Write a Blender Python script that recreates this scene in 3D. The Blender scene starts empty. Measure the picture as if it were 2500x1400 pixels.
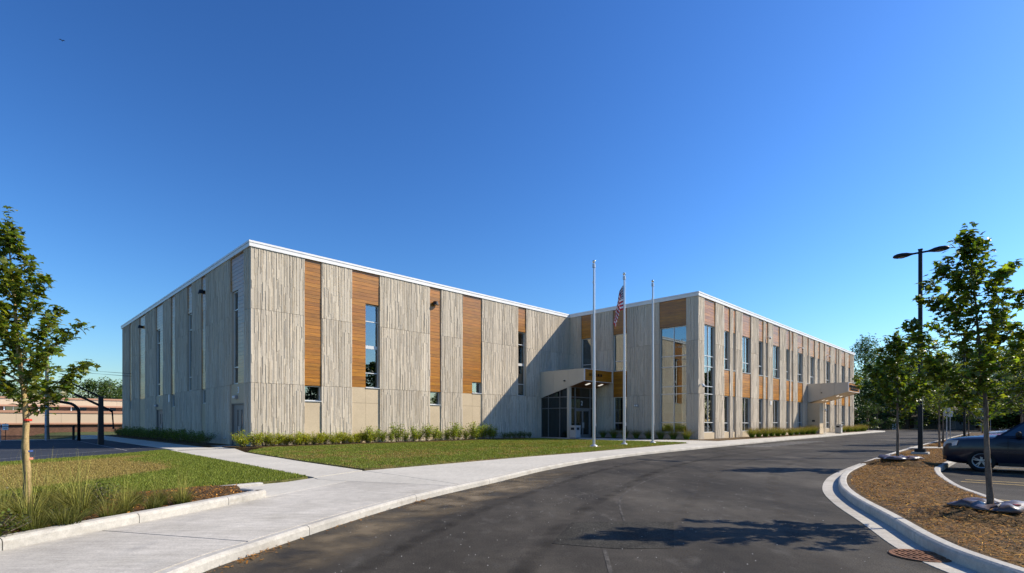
import bpy, bmesh, math, random
import numpy as np
from mathutils import Vector, Matrix
R = math.radians
PI = math.pi
sc = bpy.context.scene
col = sc.collection

# ------------------------------------------------------------------ camera
cam_d = bpy.data.cameras.new('camera'); cam = bpy.data.objects.new('camera', cam_d); col.objects.link(cam)
cam.location = (0, 0, 1.6); cam.rotation_euler = (R(90), 0, 0)
cam_d.sensor_width = 36.0; cam_d.lens = 36.0*1278/2500; cam_d.shift_y = (1029-700)/2500.0
cam_d.clip_start = 0.1; cam_d.clip_end = 3000
sc.camera = cam

# ------------------------------------------------------------------ sky and sun
SUN_AZ = 9.0      # degrees counter-clockwise from +X, towards the sun
SUN_EL = 36.5
w = bpy.data.worlds.new('World'); sc.world = w; w.use_nodes = True
nt = w.node_tree; nt.nodes.clear()
sky = nt.nodes.new('ShaderNodeTexSky'); sky.sky_type = 'NISHITA'; sky.sun_disc = False
sky.sun_elevation = R(SUN_EL); sky.sun_rotation = R(90-SUN_AZ)
sky.altitude = 0; sky.air_density = 1.35; sky.dust_density = 0.55; sky.ozone_density = 8.0
bg = nt.nodes.new('ShaderNodeBackground'); bg.inputs[1].default_value = 0.062
out = nt.nodes.new('ShaderNodeOutputWorld')
hs = nt.nodes.new('ShaderNodeHueSaturation'); hs.inputs['Saturation'].default_value = 1.06      # polarised, saturated blue
gm = nt.nodes.new('ShaderNodeGamma'); gm.inputs[1].default_value = 1.44
nt.links.new(sky.outputs[0], hs.inputs['Color']); nt.links.new(hs.outputs[0], gm.inputs[0]); nt.links.new(gm.outputs[0], bg.inputs[0]); nt.links.new(bg.outputs[0], out.inputs[0])
sun_d = bpy.data.lights.new('sun', 'SUN'); sun_d.energy = 5.0; sun_d.angle = R(0.53); sun_d.color = (1.0, 0.90, 0.745)
sun = bpy.data.objects.new('sun', sun_d); col.objects.link(sun)
sdir = Vector((math.cos(R(SUN_EL))*math.cos(R(SUN_AZ)), math.cos(R(SUN_EL))*math.sin(R(SUN_AZ)), math.sin(R(SUN_EL))))
sun.rotation_euler = (-sdir).to_track_quat('-Z', 'Y').to_euler(); sun.location = (40, 10, 40)
sc.view_settings.view_transform = 'Standard'; sc.view_settings.look = 'None'
sc.view_settings.exposure = 0.45; sc.view_settings.gamma = 1.0
try: sc.view_settings.use_curve_mapping = False
except Exception: pass
sc.cycles.max_bounces = 8; sc.cycles.transparent_max_bounces = 12
sc.cycles.use_denoising = True

# ------------------------------------------------------------------ materials
MATS = {}
def mat(name, c, rough=0.75, noise=(), bump=0.0, bscale=40.0, attr=False, metal=0.0, spec=0.22, coat=0.0, trans=0.0, c2=None, patch=None):
    """procedural principled material; noise: (scale xyz, amount) pairs multiply the colour; patch: (scale, colour, lo, hi)"""
    if name in MATS: return MATS[name]
    m = bpy.data.materials.new(name); m.use_nodes = True; MATS[name] = m
    t = m.node_tree; N = t.nodes; Lk = t.links; b = N['Principled BSDF']
    b.inputs['Roughness'].default_value = rough; b.inputs['Metallic'].default_value = metal
    b.inputs['Specular IOR Level'].default_value = spec; b.inputs['Coat Weight'].default_value = coat
    b.inputs['Coat Roughness'].default_value = 0.22 if 'wood' in name else 0.05
    rgb = N.new('ShaderNodeRGB'); rgb.outputs[0].default_value = (*c, 1); cur = rgb.outputs[0]
    tc = N.new('ShaderNodeTexCoord')
    def noi(scale, det=4.0):
        mp = N.new('ShaderNodeMapping'); Lk.new(tc.outputs['Object'], mp.inputs[0])
        s = scale if isinstance(scale, (tuple, list)) else (scale,)*3
        mp.inputs['Scale'].default_value = s
        n = N.new('ShaderNodeTexNoise'); n.inputs['Scale'].default_value = 1.0; n.inputs['Detail'].default_value = det
        Lk.new(mp.outputs[0], n.inputs['Vector']); return n.outputs['Fac']
    if patch:
        for (ps, pc, lo, hi) in patch:
            mr = N.new('ShaderNodeMapRange'); mr.inputs['From Min'].default_value = lo; mr.inputs['From Max'].default_value = hi
            Lk.new(noi(ps), mr.inputs['Value'])
            mx = N.new('ShaderNodeMix'); mx.data_type = 'RGBA'; Lk.new(mr.outputs[0], mx.inputs[0])
            Lk.new(cur, mx.inputs[6]); mx.inputs[7].default_value = (*pc, 1); cur = mx.outputs[2]
    if attr:
        a = N.new('ShaderNodeAttribute'); a.attribute_name = 'Col'
        mx = N.new('ShaderNodeMix'); mx.data_type = 'RGBA'; mx.blend_type = 'MULTIPLY'; mx.inputs[0].default_value = 1
        Lk.new(cur, mx.inputs[6]); Lk.new(a.outputs['Color'], mx.inputs[7]); cur = mx.outputs[2]
    for (s, am) in noise:
        mr = N.new('ShaderNodeMapRange'); mr.inputs['From Min'].default_value = 0.37; mr.inputs['From Max'].default_value = 0.63; mr.clamp = False
        mr.inputs['To Min'].default_value = 1-am; mr.inputs['To Max'].default_value = 1+am
        Lk.new(noi(s), mr.inputs['Value'])
        mx = N.new('ShaderNodeVectorMath'); mx.operation = 'SCALE'
        Lk.new(cur, mx.inputs[0]); Lk.new(mr.outputs[0], mx.inputs['Scale']); cur = mx.outputs[0]
    Lk.new(cur, b.inputs['Base Color'])
    if bump:
        bn = N.new('ShaderNodeBump'); bn.inputs['Strength'].default_value = 1.0; bn.inputs['Distance'].default_value = bump
        Lk.new(noi(bscale, 5.0), bn.inputs['Height']); Lk.new(bn.outputs[0], b.inputs['Normal'])
    if trans:
        tr = N.new('ShaderNodeBsdfTranslucent'); ms = N.new('ShaderNodeMixShader'); ms.inputs[0].default_value = trans
        br = N.new('ShaderNodeVectorMath'); br.operation = 'MULTIPLY'; br.inputs[1].default_value = (1.5, 1.45, 0.6)
        Lk.new(cur, br.inputs[0]); Lk.new(br.outputs[0], tr.inputs[0])
        Lk.new(b.outputs[0], ms.inputs[1]); Lk.new(tr.outputs[0], ms.inputs[2])
        Lk.new(ms.outputs[0], N['Material Output'].inputs[0])
    return m
def glass_mat(name, tint, base_refl, rough=0.01):
    m = bpy.data.materials.new(name); m.use_nodes = True; MATS[name] = m
    t = m.node_tree; N = t.nodes; Lk = t.links; N.remove(N['Principled BSDF'])
    gl = N.new('ShaderNodeBsdfGlossy'); gl.inputs['Roughness'].default_value = rough; gl.inputs[0].default_value = (0.92, 0.97, 1.0, 1)
    tr = N.new('ShaderNodeBsdfTransparent'); tr.inputs[0].default_value = (*tint, 1)
    fr = N.new('ShaderNodeFresnel'); fr.inputs[0].default_value = 1.5
    mr = N.new('ShaderNodeMapRange'); mr.inputs['From Min'].default_value = 0.04; mr.inputs['From Max'].default_value = 1.0
    mr.inputs['To Min'].default_value = base_refl; mr.inputs['To Max'].default_value = 1.0
    Lk.new(fr.outputs[0], mr.inputs['Value'])
    ms = N.new('ShaderNodeMixShader'); Lk.new(mr.outputs[0], ms.inputs[0]); Lk.new(tr.outputs[0], ms.inputs[1]); Lk.new(gl.outputs[0], ms.inputs[2])
    Lk.new(ms.outputs[0], N['Material Output'].inputs[0]); return m
def emit_mat(name, c, s):
    m = bpy.data.materials.new(name); m.use_nodes = True; MATS[name] = m
    b = m.node_tree.nodes['Principled BSDF']; b.inputs['Base Color'].default_value = (*c, 1)
    b.inputs['Emission Color'].default_value = (*c, 1); b.inputs['Emission Strength'].default_value = s; return m

CONC = mat('precast concrete', (0.555, 0.485, 0.385), 0.85, [((0.7, 0.7, 0.12), 0.055), (9, 0.04)], attr=True, bump=0.003, bscale=30)
SMOOTH = mat('smooth tan panel', (0.52, 0.42, 0.285), 0.8, [(0.6, 0.06), (14, 0.04)])
WOOD = mat('wood look cladding', (0.355, 0.137, 0.006), 0.40, [((1.2, 1.2, 16), 0.20), ((3, 3, 60), 0.10)], attr=True, spec=0.35, coat=0.35)
COPE = mat('coping metal', (0.72, 0.71, 0.69), 0.45, [(1.5, 0.03)], spec=0.5)
ALUM = mat('aluminium frame', (0.60, 0.60, 0.58), 0.4, metal=0.3)
DARKFR = mat('dark anodised frame', (0.05, 0.052, 0.055), 0.4, metal=0.4)
GLASS = glass_mat('window glass', (0.46, 0.52, 0.50), 0.22)
TANMET = mat('tan metal panel', (0.52, 0.475, 0.39), 0.45, [(0.7, 0.03)], spec=0.5)
DOORM = mat('door paint', (0.21, 0.195, 0.175), 0.5)
BLACK = mat('black metal', (0.012, 0.013, 0.016), 0.45)
ROOFM = mat('roof membrane', (0.5, 0.5, 0.48), 0.9)
INT = mat('interior paint', (0.42, 0.40, 0.34), 0.9, [(0.5, 0.05)])
INTF = mat('interior floor', (0.16, 0.15, 0.13), 0.5)
WHITE = mat('white paint', (0.78, 0.78, 0.76), 0.5)
SHADE = mat('roller shade', (0.75, 0.78, 0.72), 0.9)
ASPH = mat('asphalt', (0.048, 0.0425, 0.0345), 0.82, [((0.22, 0.10, 0.25), 0.22), ((.9, .5, 1), 0.14), (5, .08), (55, 0.28), (170, 0.38)], bump=0.006, bscale=110, spec=0.12,
           patch=[((.45, .30, 1), (0.078, 0.069, 0.055), 0.46, 0.66), ((.9, .28, 1), (0.034, 0.031, 0.027), 0.54, 0.70), ((3.5, 1.6, 1), (0.072, 0.066, 0.056), 0.57, 0.72)])
ASPH2 = mat('asphalt patch', (0.045, 0.042, 0.035), 0.9, [(2.0, 0.2), (45, 0.4), (120, 0.45)], bump=0.012, bscale=70, spec=0.12)
COURT = mat('court asphalt', (0.030, 0.033, 0.042), 0.85, [(0.3, 0.10), (40, 0.12)])
WALK = mat('broomed concrete', (0.435, 0.405, 0.35), 0.9, [((0.35, 0.35, 1), 0.10), ((2.0, 14, 1), 0.07), (6, .05), (40, 0.08), (120, 0.09)], bump=0.0018, bscale=90,
           patch=[(0.9, (0.33, 0.305, 0.255), 0.50, 0.78), ((4, 1.2, 1), (0.37, .35, .31), .58, .8)])
WALK2 = mat('new pale concrete', (0.48, 0.45, 0.385), 0.9, [((0.35, 0.35, 1), 0.06), ((8, 2, 1), .04), (28, 0.05), (120, .06)], bump=0.0012, bscale=90)
KERB = mat('kerb concrete', (0.43, 0.405, 0.355), 0.9, [(1.2, 0.10), (14, 0.07), (60, 0.06)], bump=0.003, bscale=40,
           patch=[((2.2, 2.2, 9), (0.36, 0.32, 0.26), 0.55, 0.85)])
SOIL = mat('lawn soil', (0.115, 0.090, 0.035), 0.95, [(0.7, 0.2), (12, 0.3)], bump=0.02, bscale=18, patch=[(0.45, (0.11, 0.115, 0.03), 0.42, 0.62)])
TERR = mat('verge grass', (0.075, 0.085, 0.025), 0.95, [(0.15, 0.25), (4, 0.25)], bump=0.02, bscale=10)
MULCH = mat('mulch', (0.095, 0.056, 0.019), 0.95, [(2, 0.25), (30, 0.4)], bump=0.02, bscale=30, patch=[(1.1, (0.055, 0.035, 0.022), 0.5, 0.7)])
CHIP = mat('mulch chip', (0.23, 0.14, 0.034), 0.85, attr=True)
LEAF = mat('maple leaf', (0.128, 0.168, 0.020), 0.38, attr=True, trans=0.48, spec=0.45)
LEAFB = mat('far leaf', (0.078, 0.115, 0.026), 0.5, attr=True, trans=0.25, spec=0.35)
GRASS = mat('grass blade', (0.155, 0.185, 0.030), 0.6, attr=True, trans=0.25, spec=0.25)
BARK = mat('maple bark', (0.15, 0.115, 0.085), 0.9, [((14, 14, 3), 0.25), (60, 0.15)], bump=0.006, bscale=30)
BARKT = mat('pale tan bark', (0.36, 0.255, 0.115), 0.9, [((10, 10, 3), 0.22), (50, 0.15)], bump=0.006, bscale=26)
BRICK = mat('brown brick', (0.16, 0.085, 0.055), 0.9, [(0.6, 0.1), ((3, 3, 14), 0.25)])
BAND = mat('tan fascia', (0.60, 0.46, 0.32), 0.8, [(0.5, 0.03)])
BAND2 = mat('salmon trim', (0.46, 0.25, 0.16), 0.8)
POLE = mat('flagpole aluminium', (0.50, 0.50, 0.50), 0.35, metal=0.5)
CHROME = mat('ball finial', (0.75, 0.72, 0.62), 0.15, metal=0.9)
RUST = mat('rusty iron', (0.19, 0.088, 0.045), 0.8, [(6, 0.25), (50, 0.25)], bump=0.003)
BAG = mat('watering bag', (0.085, 0.062, 0.060), 0.38, [(3, 0.15)], bump=0.01, bscale=7, spec=0.6)
YEL = mat('yellow line paint', (0.42, 0.30, 0.12), 0.8, [(8, 0.2), (50, 0.25)])
WPAINT = mat('worn white paint', (0.22, 0.215, 0.205), 0.85, [(6, 0.2), (40, 0.35)])
TYRE = mat('tyre rubber', (0.012, 0.012, 0.013), 0.8)
RIM = mat('alloy rim', (0.30, 0.31, 0.33), 0.35, metal=0.7)
CARGL = glass_mat('car glass', (0.04, 0.05, 0.06), 0.14)
LAMPGL = mat('headlight lens', (0.55, 0.57, 0.60), 0.12, coat=1.0)
TRIMB = mat('car trim', (0.018, 0.018, 0.02), 0.6)

# ------------------------------------------------------------------ helpers
def link(name, me, parent=None, loc=None, rot=None):
    o = bpy.data.objects.new(name, me); col.objects.link(o)
    if parent is not None: o.parent = parent
    if loc is not None: o.location = loc
    if rot is not None: o.rotation_euler = rot
    return o
def tag(o, label=None, cat=None, group=None, kind=None):
    if label: o['label'] = label
    if cat: o['category'] = cat
    if group: o['group'] = group
    if kind: o['kind'] = kind
    return o
def empty(name, loc, rz=0, label=None, cat=None, group=None):
    o = link(name, None, None, loc, (0, 0, rz)); o.empty_display_size = 0.2
    return tag(o, label, cat, group)
class MB:
    def __init__(s): s.v = []; s.f = []; s.c = []
    def add(s, vs, fs, c=None):
        n = len(s.v); s.v.extend(vs)
        for f in fs: s.f.append(tuple(i+n for i in f)); s.c.append(c)
        return s
    def box(s, x0, x1, y0, y1, z0, z1, c=None):
        s.add([(x0,y0,z0),(x1,y0,z0),(x1,y1,z0),(x0,y1,z0),(x0,y0,z1),(x1,y0,z1),(x1,y1,z1),(x0,y1,z1)],
              [(3,2,1,0),(4,5,6,7),(0,1,5,4),(1,2,6,5),(2,3,7,6),(3,0,4,7)], c); return s
    def tube(s, pts, rad, n=8, c=None, cap=True):
        pts = [Vector(p) for p in pts]; rads = rad if isinstance(rad, (list, tuple)) else [rad]*len(pts)
        base = len(s.v); ref = None
        for i, p in enumerate(pts):
            d = (pts[min(i+1, len(pts)-1)]-pts[max(i-1, 0)]).normalized()
            if ref is None: ref = Vector((1, 0, 0)) if abs(d.x) < 0.9 else Vector((0, 1, 0))
            a = d.cross(ref).normalized(); b = d.cross(a).normalized(); ref = b.cross(d)
            for k in range(n):
                t = 2*PI*k/n; s.v.append(tuple(p+(a*math.cos(t)+b*math.sin(t))*rads[i]))
        for i in range(len(pts)-1):
            for k in range(n):
                s.f.append((base+i*n+k, base+i*n+(k+1) % n, base+(i+1)*n+(k+1) % n, base+(i+1)*n+k)); s.c.append(c)
        if cap:
            s.f.append(tuple(base+k for k in range(n))[::-1]); s.c.append(c)
            s.f.append(tuple(base+(len(pts)-1)*n+k for k in range(n))); s.c.append(c)
        return s
    def lathe(s, prof, n=20, c=None, o=(0, 0, 0), axis='z'):
        base = len(s.v)
        for (r, z) in prof:
            for k in range(n):
                t = 2*PI*k/n; x, y = r*math.cos(t), r*math.sin(t)
                p = (x, y, z) if axis == 'z' else (x, z, y)
                s.v.append((p[0]+o[0], p[1]+o[1], p[2]+o[2]))
        for i in range(len(prof)-1):
            for k in range(n):
                s.f.append((base+i*n+k, base+i*n+(k+1) % n, base+(i+1)*n+(k+1) % n, base+(i+1)*n+k)); s.c.append(c)
        return s
    def build(s, name, m, parent=None, loc=None, rot=None, smooth=False, recalc=True):
        me = bpy.data.meshes.new(name); me.from_pydata(s.v, [], s.f)
        if any(c is not None for c in s.c):
            a = me.color_attributes.new('Col', 'FLOAT_COLOR', 'CORNER'); arr = []
            for f, c in zip(s.f, s.c):
                cc = (1, 1, 1, 1) if c is None else ((c, c, c, 1) if not isinstance(c, (tuple, list)) else (*c, 1))
                arr.extend(list(cc)*len(f))
            a.data.foreach_set('color', np.array(arr, dtype=np.float32))
        if recalc:
            bm = bmesh.new(); bm.from_mesh(me); bmesh.ops.recalc_face_normals(bm, faces=bm.faces); bm.to_mesh(me); bm.free()
        if smooth: me.shade_smooth()
        me.materials.append(m)
        return link(name, me, parent, loc, rot)
def prism(name, poly, z0, z1, m, parent=None, bevel=0.0, loc=None):
    """closed prism from a plan polygon; z1 may be a function of x, y"""
    zf = z1 if callable(z1) else (lambda x, y: z1)
    bm = bmesh.new()
    top = [bm.verts.new((x, y, zf(x, y))) for x, y in poly]; bot = [bm.verts.new((x, y, z0)) for x, y in poly]
    ft = bm.faces.new(top); fb = bm.faces.new(bot[::-1]); n = len(poly)
    for i in range(n): bm.faces.new((bot[i], bot[(i+1) % n], top[(i+1) % n], top[i]))
    bmesh.ops.recalc_face_normals(bm, faces=bm.faces)
    if bevel:
        es = [e for e in bm.edges if e.verts[0] in set(top) and e.verts[1] in set(top)]
        bmesh.ops.bevel(bm, geom=es, offset=bevel, segments=2, affect='EDGES')
    bmesh.ops.triangulate(bm, faces=[f for f in bm.faces if len(f.verts) > 4])
    me = bpy.data.meshes.new(name); bm.to_mesh(me); bm.free(); me.materials.append(m)
    return link(name, me, parent, loc)
def np_mesh(name, V, F, m, parent=None, C=None, loc=None, rot=None, kind=None):
    """V (n,3), F (k,s) of one polygon size, C per-face colours (k,3)"""
    me = bpy.data.meshes.new(name); k, sz = F.shape
    me.vertices.add(len(V)); me.vertices.foreach_set('co', np.ascontiguousarray(V, dtype=np.float32).ravel())
    me.loops.add(k*sz); me.loops.foreach_set('vertex_index', np.ascontiguousarray(F, dtype=np.int32).ravel())
    me.polygons.add(k); me.polygons.foreach_set('loop_start', np.arange(0, k*sz, sz, dtype=np.int32))
    try: me.polygons.foreach_set('loop_total', np.full(k, sz, dtype=np.int32))
    except Exception: pass
    me.update(calc_edges=True)
    if C is not None:
        a = me.color_attributes.new('Col', 'FLOAT_COLOR', 'CORNER')
        cc = np.ones((k*sz, 4), dtype=np.float32); cc[:, :3] = np.repeat(C, sz, axis=0); a.data.foreach_set('color', cc.ravel())
    me.materials.append(m)
    o = link(name, me, parent, loc, rot)
    if kind: o['kind'] = kind
    return o
def copy_tree(o, parent=None, loc=None, rz=None, scale=None):
    c = o.copy(); col.objects.link(c); c.parent = parent
    if loc is not None: c.location = loc
    if rz is not None: c.rotation_euler = (0, 0, rz)
    if scale is not None: c.scale = scale if isinstance(scale, tuple) else (scale,)*3
    for ch in list(o.children): copy_tree(ch, c)
    return c
def in_poly(P, poly):
    x, y = P[:, 0], P[:, 1]; r = np.zeros(len(P), bool); n = len(poly)
    for i in range(n):
        x0, y0 = poly[i]; x1, y1 = poly[(i+1) % n]
        if y0 == y1: continue
        cnd = ((y0 > y) != (y1 > y)) & (x < (x1-x0)*(y-y0)/(y1-y0)+x0); r ^= cnd
    return r
def sample_poly(poly, n, rng):
    p = np.array(poly); lo, hi = p.min(0), p.max(0); res = np.zeros((0, 2))
    while len(res) < n:
        q = rng.uniform(lo, hi, (n*2, 2)); res = np.vstack([res, q[in_poly(q, poly)]])
    return res[:n]
def smooth_line(pts, per=6):
    """Catmull-Rom through plan points"""
    P = [pts[0]]+list(pts)+[pts[-1]]; o = []
    for i in range(1, len(P)-2):
        p0, p1, p2, p3 = [np.array(q, float) for q in P[i-1:i+3]]
        for k in range(per):
            t = k/per
            o.append(tuple(0.5*((2*p1)+(-p0+p2)*t+(2*p0-5*p1+4*p2-p3)*t*t+(-p0+3*p1-3*p2+p3)*t**3)))
    o.append(tuple(pts[-1])); return o
def offset_line(pts, d):
    """shift an open plan line sideways by d (to its left when d > 0)"""
    o = []
    for i in range(len(pts)):
        a = np.array(pts[max(i-1, 0)]); b = np.array(pts[min(i+1, len(pts)-1)]); t = (b-a)/np.linalg.norm(b-a)
        o.append((pts[i][0]-t[1]*d, pts[i][1]+t[0]*d))
    return o
ORD = ['first','second','third','fourth','fifth','sixth','seventh','eighth','ninth','tenth','eleventh','twelfth','thirteenth','fourteenth','fifteenth',
       'sixteenth','seventeenth','eighteenth','nineteenth','twentieth','twenty-first','twenty-second','twenty-third','twenty-fourth','twenty-fifth','twenty-sixth',
       'twenty-seventh','twenty-eighth','twenty-ninth','thirtieth']+['thirty-'+q for q in ('first','second','third','fourth','fifth','sixth','seventh','eighth','ninth')]+['fortieth']+['forty-'+q for q in ('first','second','third','fourth','fifth','sixth','seventh','eighth','ninth')]

# building frame: origin at the near corner of the left wing, local x along the lit front, local y along the shaded side
AX, AY = -14.83, 29.7; BR = R(45.5)
D1 = (math.cos(BR), math.sin(BR)); D2 = (-D1[1], D1[0])
def W(u, v): return (AX+D1[0]*u+D2[0]*v, AY+D1[1]*u+D2[1]*v)
def WP(uvs): return [W(u, v) for u, v in uvs]
#SECTION ground
# ------------------------------------------------------------------ ground
def terrain():
    n = 90; xs = np.concatenate([np.linspace(-900, -120, 12), np.linspace(-110, 130, 97), np.linspace(150, 900, 12)])
    ys = np.concatenate([np.linspace(-300, -40, 6), np.linspace(-30, 170, 81), np.linspace(190, 1500, 12)])
    X, Y = np.meshgrid(xs, ys); dx, dy = X-AX, Y-AY
    u = dx*D1[0]+dy*D1[1]; v = dx*D2[0]+dy*D2[1]
    s1 = np.clip((v-25.5)/7, 0, 1); s2 = np.clip((-u-3.5)/4, 0, 1); s = (s1*s1*(3-2*s1))*(s2*s2*(3-2*s2))
    Z = -0.07-1.3*s
    V = np.stack([X, Y, Z], -1).reshape(-1, 3); h, wd = X.shape
    i = np.arange(h-1)[:, None]*wd+np.arange(wd-1)[None, :]
    F = np.stack([i, i+1, i+wd+1, i+wd], -1).reshape(-1, 4)
    return np_mesh('ground', V, F, TERR, kind='structure')
terrain()
CURB = smooth_line([(-3.3, 1.0), (-3.35, 3.5), (-3.28, 5.44), (-3.08, 6.37), (-2.79, 7.57), (-2.3, 9.25), (-1.77, 10.76), (-1.12, 12.2), (-0.45, 13.6), (1.08, 17.0), (3.3, 20.9), (6.28, 25.0)]
     + WP([(17.2, -18.0), (21, -17.75), (29.4, -17.4), (43, -16.9), (58, -16.6), (75, -16.3), (84, -16.3), (88, -15.2), (91, -12.5), (93, -8)]), 5)
SZ = 0.13
ISLE = smooth_line([(4.75, 1.0), (4.8, 3.4), (4.92, 5.44), (5.16, 6.5), (5.8, 8.1), (6.62, 10.2), (7.64, 12.24), (9.3, 14.75), (11.42, 17.33), (14.0, 20.25), (18.0, 24.7), (26.7, 33.9), (42.2, 50.0), (58.5, 67.0)], 5)
LOTK = smooth_line([(7.2, 3.0), (7.75, 6.2), (8.67, 8.87), (9.4, 10.35), (10.15, 11.8), (11.66, 14.1), (13.3, 16.25), (14.6, 17.6)], 5) + [(15.0, 18.02), (20.2, 23.3), (26.2, 29.4), (43.2, 46.7), (62.0, 65.8)]
END = [(59.9, 67.6), (61.6, 67.2)]
ISLAND = ISLE + END + LOTK[::-1]
road_poly = CURB + [W(93, 5), (80, 125), (160, 125), (160, 96), (82, 90)] + [(62.5, 69.5), (59.5, 68.4)] + ISLE[::-1]
mid = ISLE
prism('road', road_poly, -0.3, 0.0, ASPH)['kind'] = 'structure'
lot_poly = LOTK + [(62.6, 67), (62.5, 69.5), (82, 90), (160, 96), (160, -15), (6.5, -15)]
prism('parking_lot', lot_poly, -0.3, 0.0, ASPH)['kind'] = 'structure'
prism('road_shoulder', [(-3.3, 1.0), (-3.3, -15), (6.5, -15), (7.2, 3.0), (4.75, 1.0)], -0.3, -0.003, ASPH)['kind'] = 'structure'
road = bpy.data.objects['road']; lot = bpy.data.objects['parking_lot']
prism('repair_patch', [(0.52, 6.84), (0.95, 8.30), (2.57, 8.31), (2.04, 6.60), (1.33, 6.55)], -0.02, 0.005, ASPH2, road)
def crack(name, pts, wd):
    mb = MB(); a = offset_line(pts, wd/2); b = offset_line(pts, -wd/2)
    for i in range(len(pts)-1):
        mb.add([(*a[i], .004), (*b[i], .004), (*b[i+1], .004), (*a[i+1], .004)], [(0, 1, 2, 3)])
    mb.build(name, mat('sealed seam', (0.068, 0.062, 0.053), 0.9, [(3, .25), (9, 0.4), (70, 0.4)]), road)
crack('paving_seam', smooth_line([(0.9, 4.2), (1.15, 6.5)], 4), 0.05)
crack('paving_seam', smooth_line([(1.8, 8.4), (2.3, 11.0), (3.6, 14.0), (5.9, 17.6), (10, 22), (14.5, 26.5)], 6), 0.035)
crack('paving_seam', smooth_line([(0.5, 9.2), (1.4, 11.2), (2.4, 12.6)], 4), 0.03)
# dust washed against the kerb and faint tyre arcs: thin films on the asphalt
def film(name, pts, wd, c, dens, seed, z=.0035):
    m = bpy.data.materials.new(name); m.use_nodes = True; t = m.node_tree; N = t.nodes; Lk = t.links; b = N['Principled BSDF']
    b.inputs['Base Color'].default_value = (*c, 1); b.inputs['Roughness'].default_value = .95; b.inputs['Specular IOR Level'].default_value = .05
    uv = N.new('ShaderNodeUVMap'); uv.uv_map = 'UVMap'; sx = N.new('ShaderNodeSeparateXYZ'); Lk.new(uv.outputs[0], sx.inputs[0])
    tc = N.new('ShaderNodeTexCoord'); no = N.new('ShaderNodeTexNoise'); no.inputs['Scale'].default_value = 1.7; no.inputs['Detail'].default_value = 7; Lk.new(tc.outputs['Object'], no.inputs['Vector'])
    def mth(op, a, bb=0.0):
        n = N.new('ShaderNodeMath'); n.operation = op
        for k, q in enumerate((a, bb)):
            if isinstance(q, (int, float)): n.inputs[k].default_value = q
            else: Lk.new(q, n.inputs[k])
        return n.outputs[0]
    edge = mth('MULTIPLY', mth('MULTIPLY', sx.outputs[1], mth('SUBTRACT', 1.0, sx.outputs[1])), 4.0)
    ends = mth('MINIMUM', mth('MULTIPLY', mth('MULTIPLY', sx.outputs[0], mth('SUBTRACT', 1.0, sx.outputs[0])), 8.0), 1.0)
    f = mth('MULTIPLY', mth('MULTIPLY', edge, ends), mth('MULTIPLY', mth('MAXIMUM', mth('SUBTRACT', no.outputs['Fac'], .36), 0.0), dens))
    f = mth('MINIMUM', f, .9); tr = N.new('ShaderNodeBsdfTransparent'); ms = N.new('ShaderNodeMixShader')
    Lk.new(f, ms.inputs[0]); Lk.new(tr.outputs[0], ms.inputs[1]); Lk.new(b.outputs[0], ms.inputs[2]); Lk.new(ms.outputs[0], N['Material Output'].inputs[0])
    a, d = offset_line(pts, wd/2), offset_line(pts, -wd/2); V = []; UV = []
    for i in range(len(pts)): V += [(*a[i], z), (*d[i], z)]; UV += [(i/(len(pts)-1), 0), (i/(len(pts)-1), 1)]
    me = bpy.data.meshes.new(name); me.from_pydata(V, [], [(2*i, 2*i+1, 2*i+3, 2*i+2) for i in range(len(pts)-1)]); ul = me.uv_layers.new(name='UVMap')
    for lp in me.loops: ul.data[lp.index].uv = UV[lp.vertex_index]
    me.materials.append(m); link(name, me, road)
_c = [q for q in CURB if 4.5 < q[1] < 19]
film('kerb_dust', offset_line(_c, -.55), 1.5, (.17, .135, .09), 3.2, 1)
film('kerb_dust', offset_line([q for q in CURB if 9 < q[1] < 15], -.7), 1.7, (.20, .16, .11), 3.0, 2, .0042)
for k_, (off_, dk) in enumerate(((1.6, 1), (3.3, 1), (5.0, 0), (6.6, 0))):
    film('tyre_track', offset_line([q for q in CURB if 3 < q[1] < 45], -off_), .34, (.022, .021, .020) if dk else (.10, .09, .078), 1.3, 3+k_, .0048+.0004*k_)
# parking stall lines and worn hatching
def line(p, q, wd, m, parent, name='painted_line', z=.005):
    p, q = np.array(p), np.array(q); t = (q-p)/np.linalg.norm(q-p); n = np.array([-t[1], t[0]])*wd/2
    MB().add([(*(p-n), z), (*(q-n), z), (*(q+n), z), (*(p+n), z)], [(0, 1, 2, 3)]).build(name, m, parent)
for k in range(-2, 12):
    s = k*2.75; p = (14.05+D1[0]*(s-2.35), 16.0+D1[1]*(s-2.35)+.0)
    if k == -2: p = (9.6, 10.9)
    if k == -1: p = (11.9, 13.88)
    q = (p[0]-D2[0]*5.6, p[1]-D2[1]*5.6)
    line(p, q, .1, YEL, lot)
for k in range(9):
    a = W(22.5+k*1.5, -18.4); b = W(24.0+k*1.5, -20.0); line(a, b, .32, WPAINT, road)

# sidewalk slabs
sw = empty('sidewalk', (0, 0, 0)); sw['kind'] = 'structure'
def slab(poly, m=WALK, z=SZ, name='slab', gap=.008):
    p = np.array(poly); c = p.mean(0); 
    q = [tuple(pt+(c-pt)/max(np.linalg.norm(c-pt), .01)*gap) for pt in p]
    return prism(name, q, -0.25, z, m, sw, bevel=.006)
KIN = offset_line(CURB, .16)     # back edge of the roadside kerb
def nearest(line_, p): return min(range(len(line_)), key=lambda i: (line_[i][0]-p[0])**2+(line_[i][1]-p[1])**2)
def kin(i0, i1): return KIN[i0:i1+1]
i633 = nearest(CURB, (-3.08, 6.37)); i932 = nearest(CURB, (-2.3, 9.25)); i1137 = nearest(CURB, (-1.12, 12.2))
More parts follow.
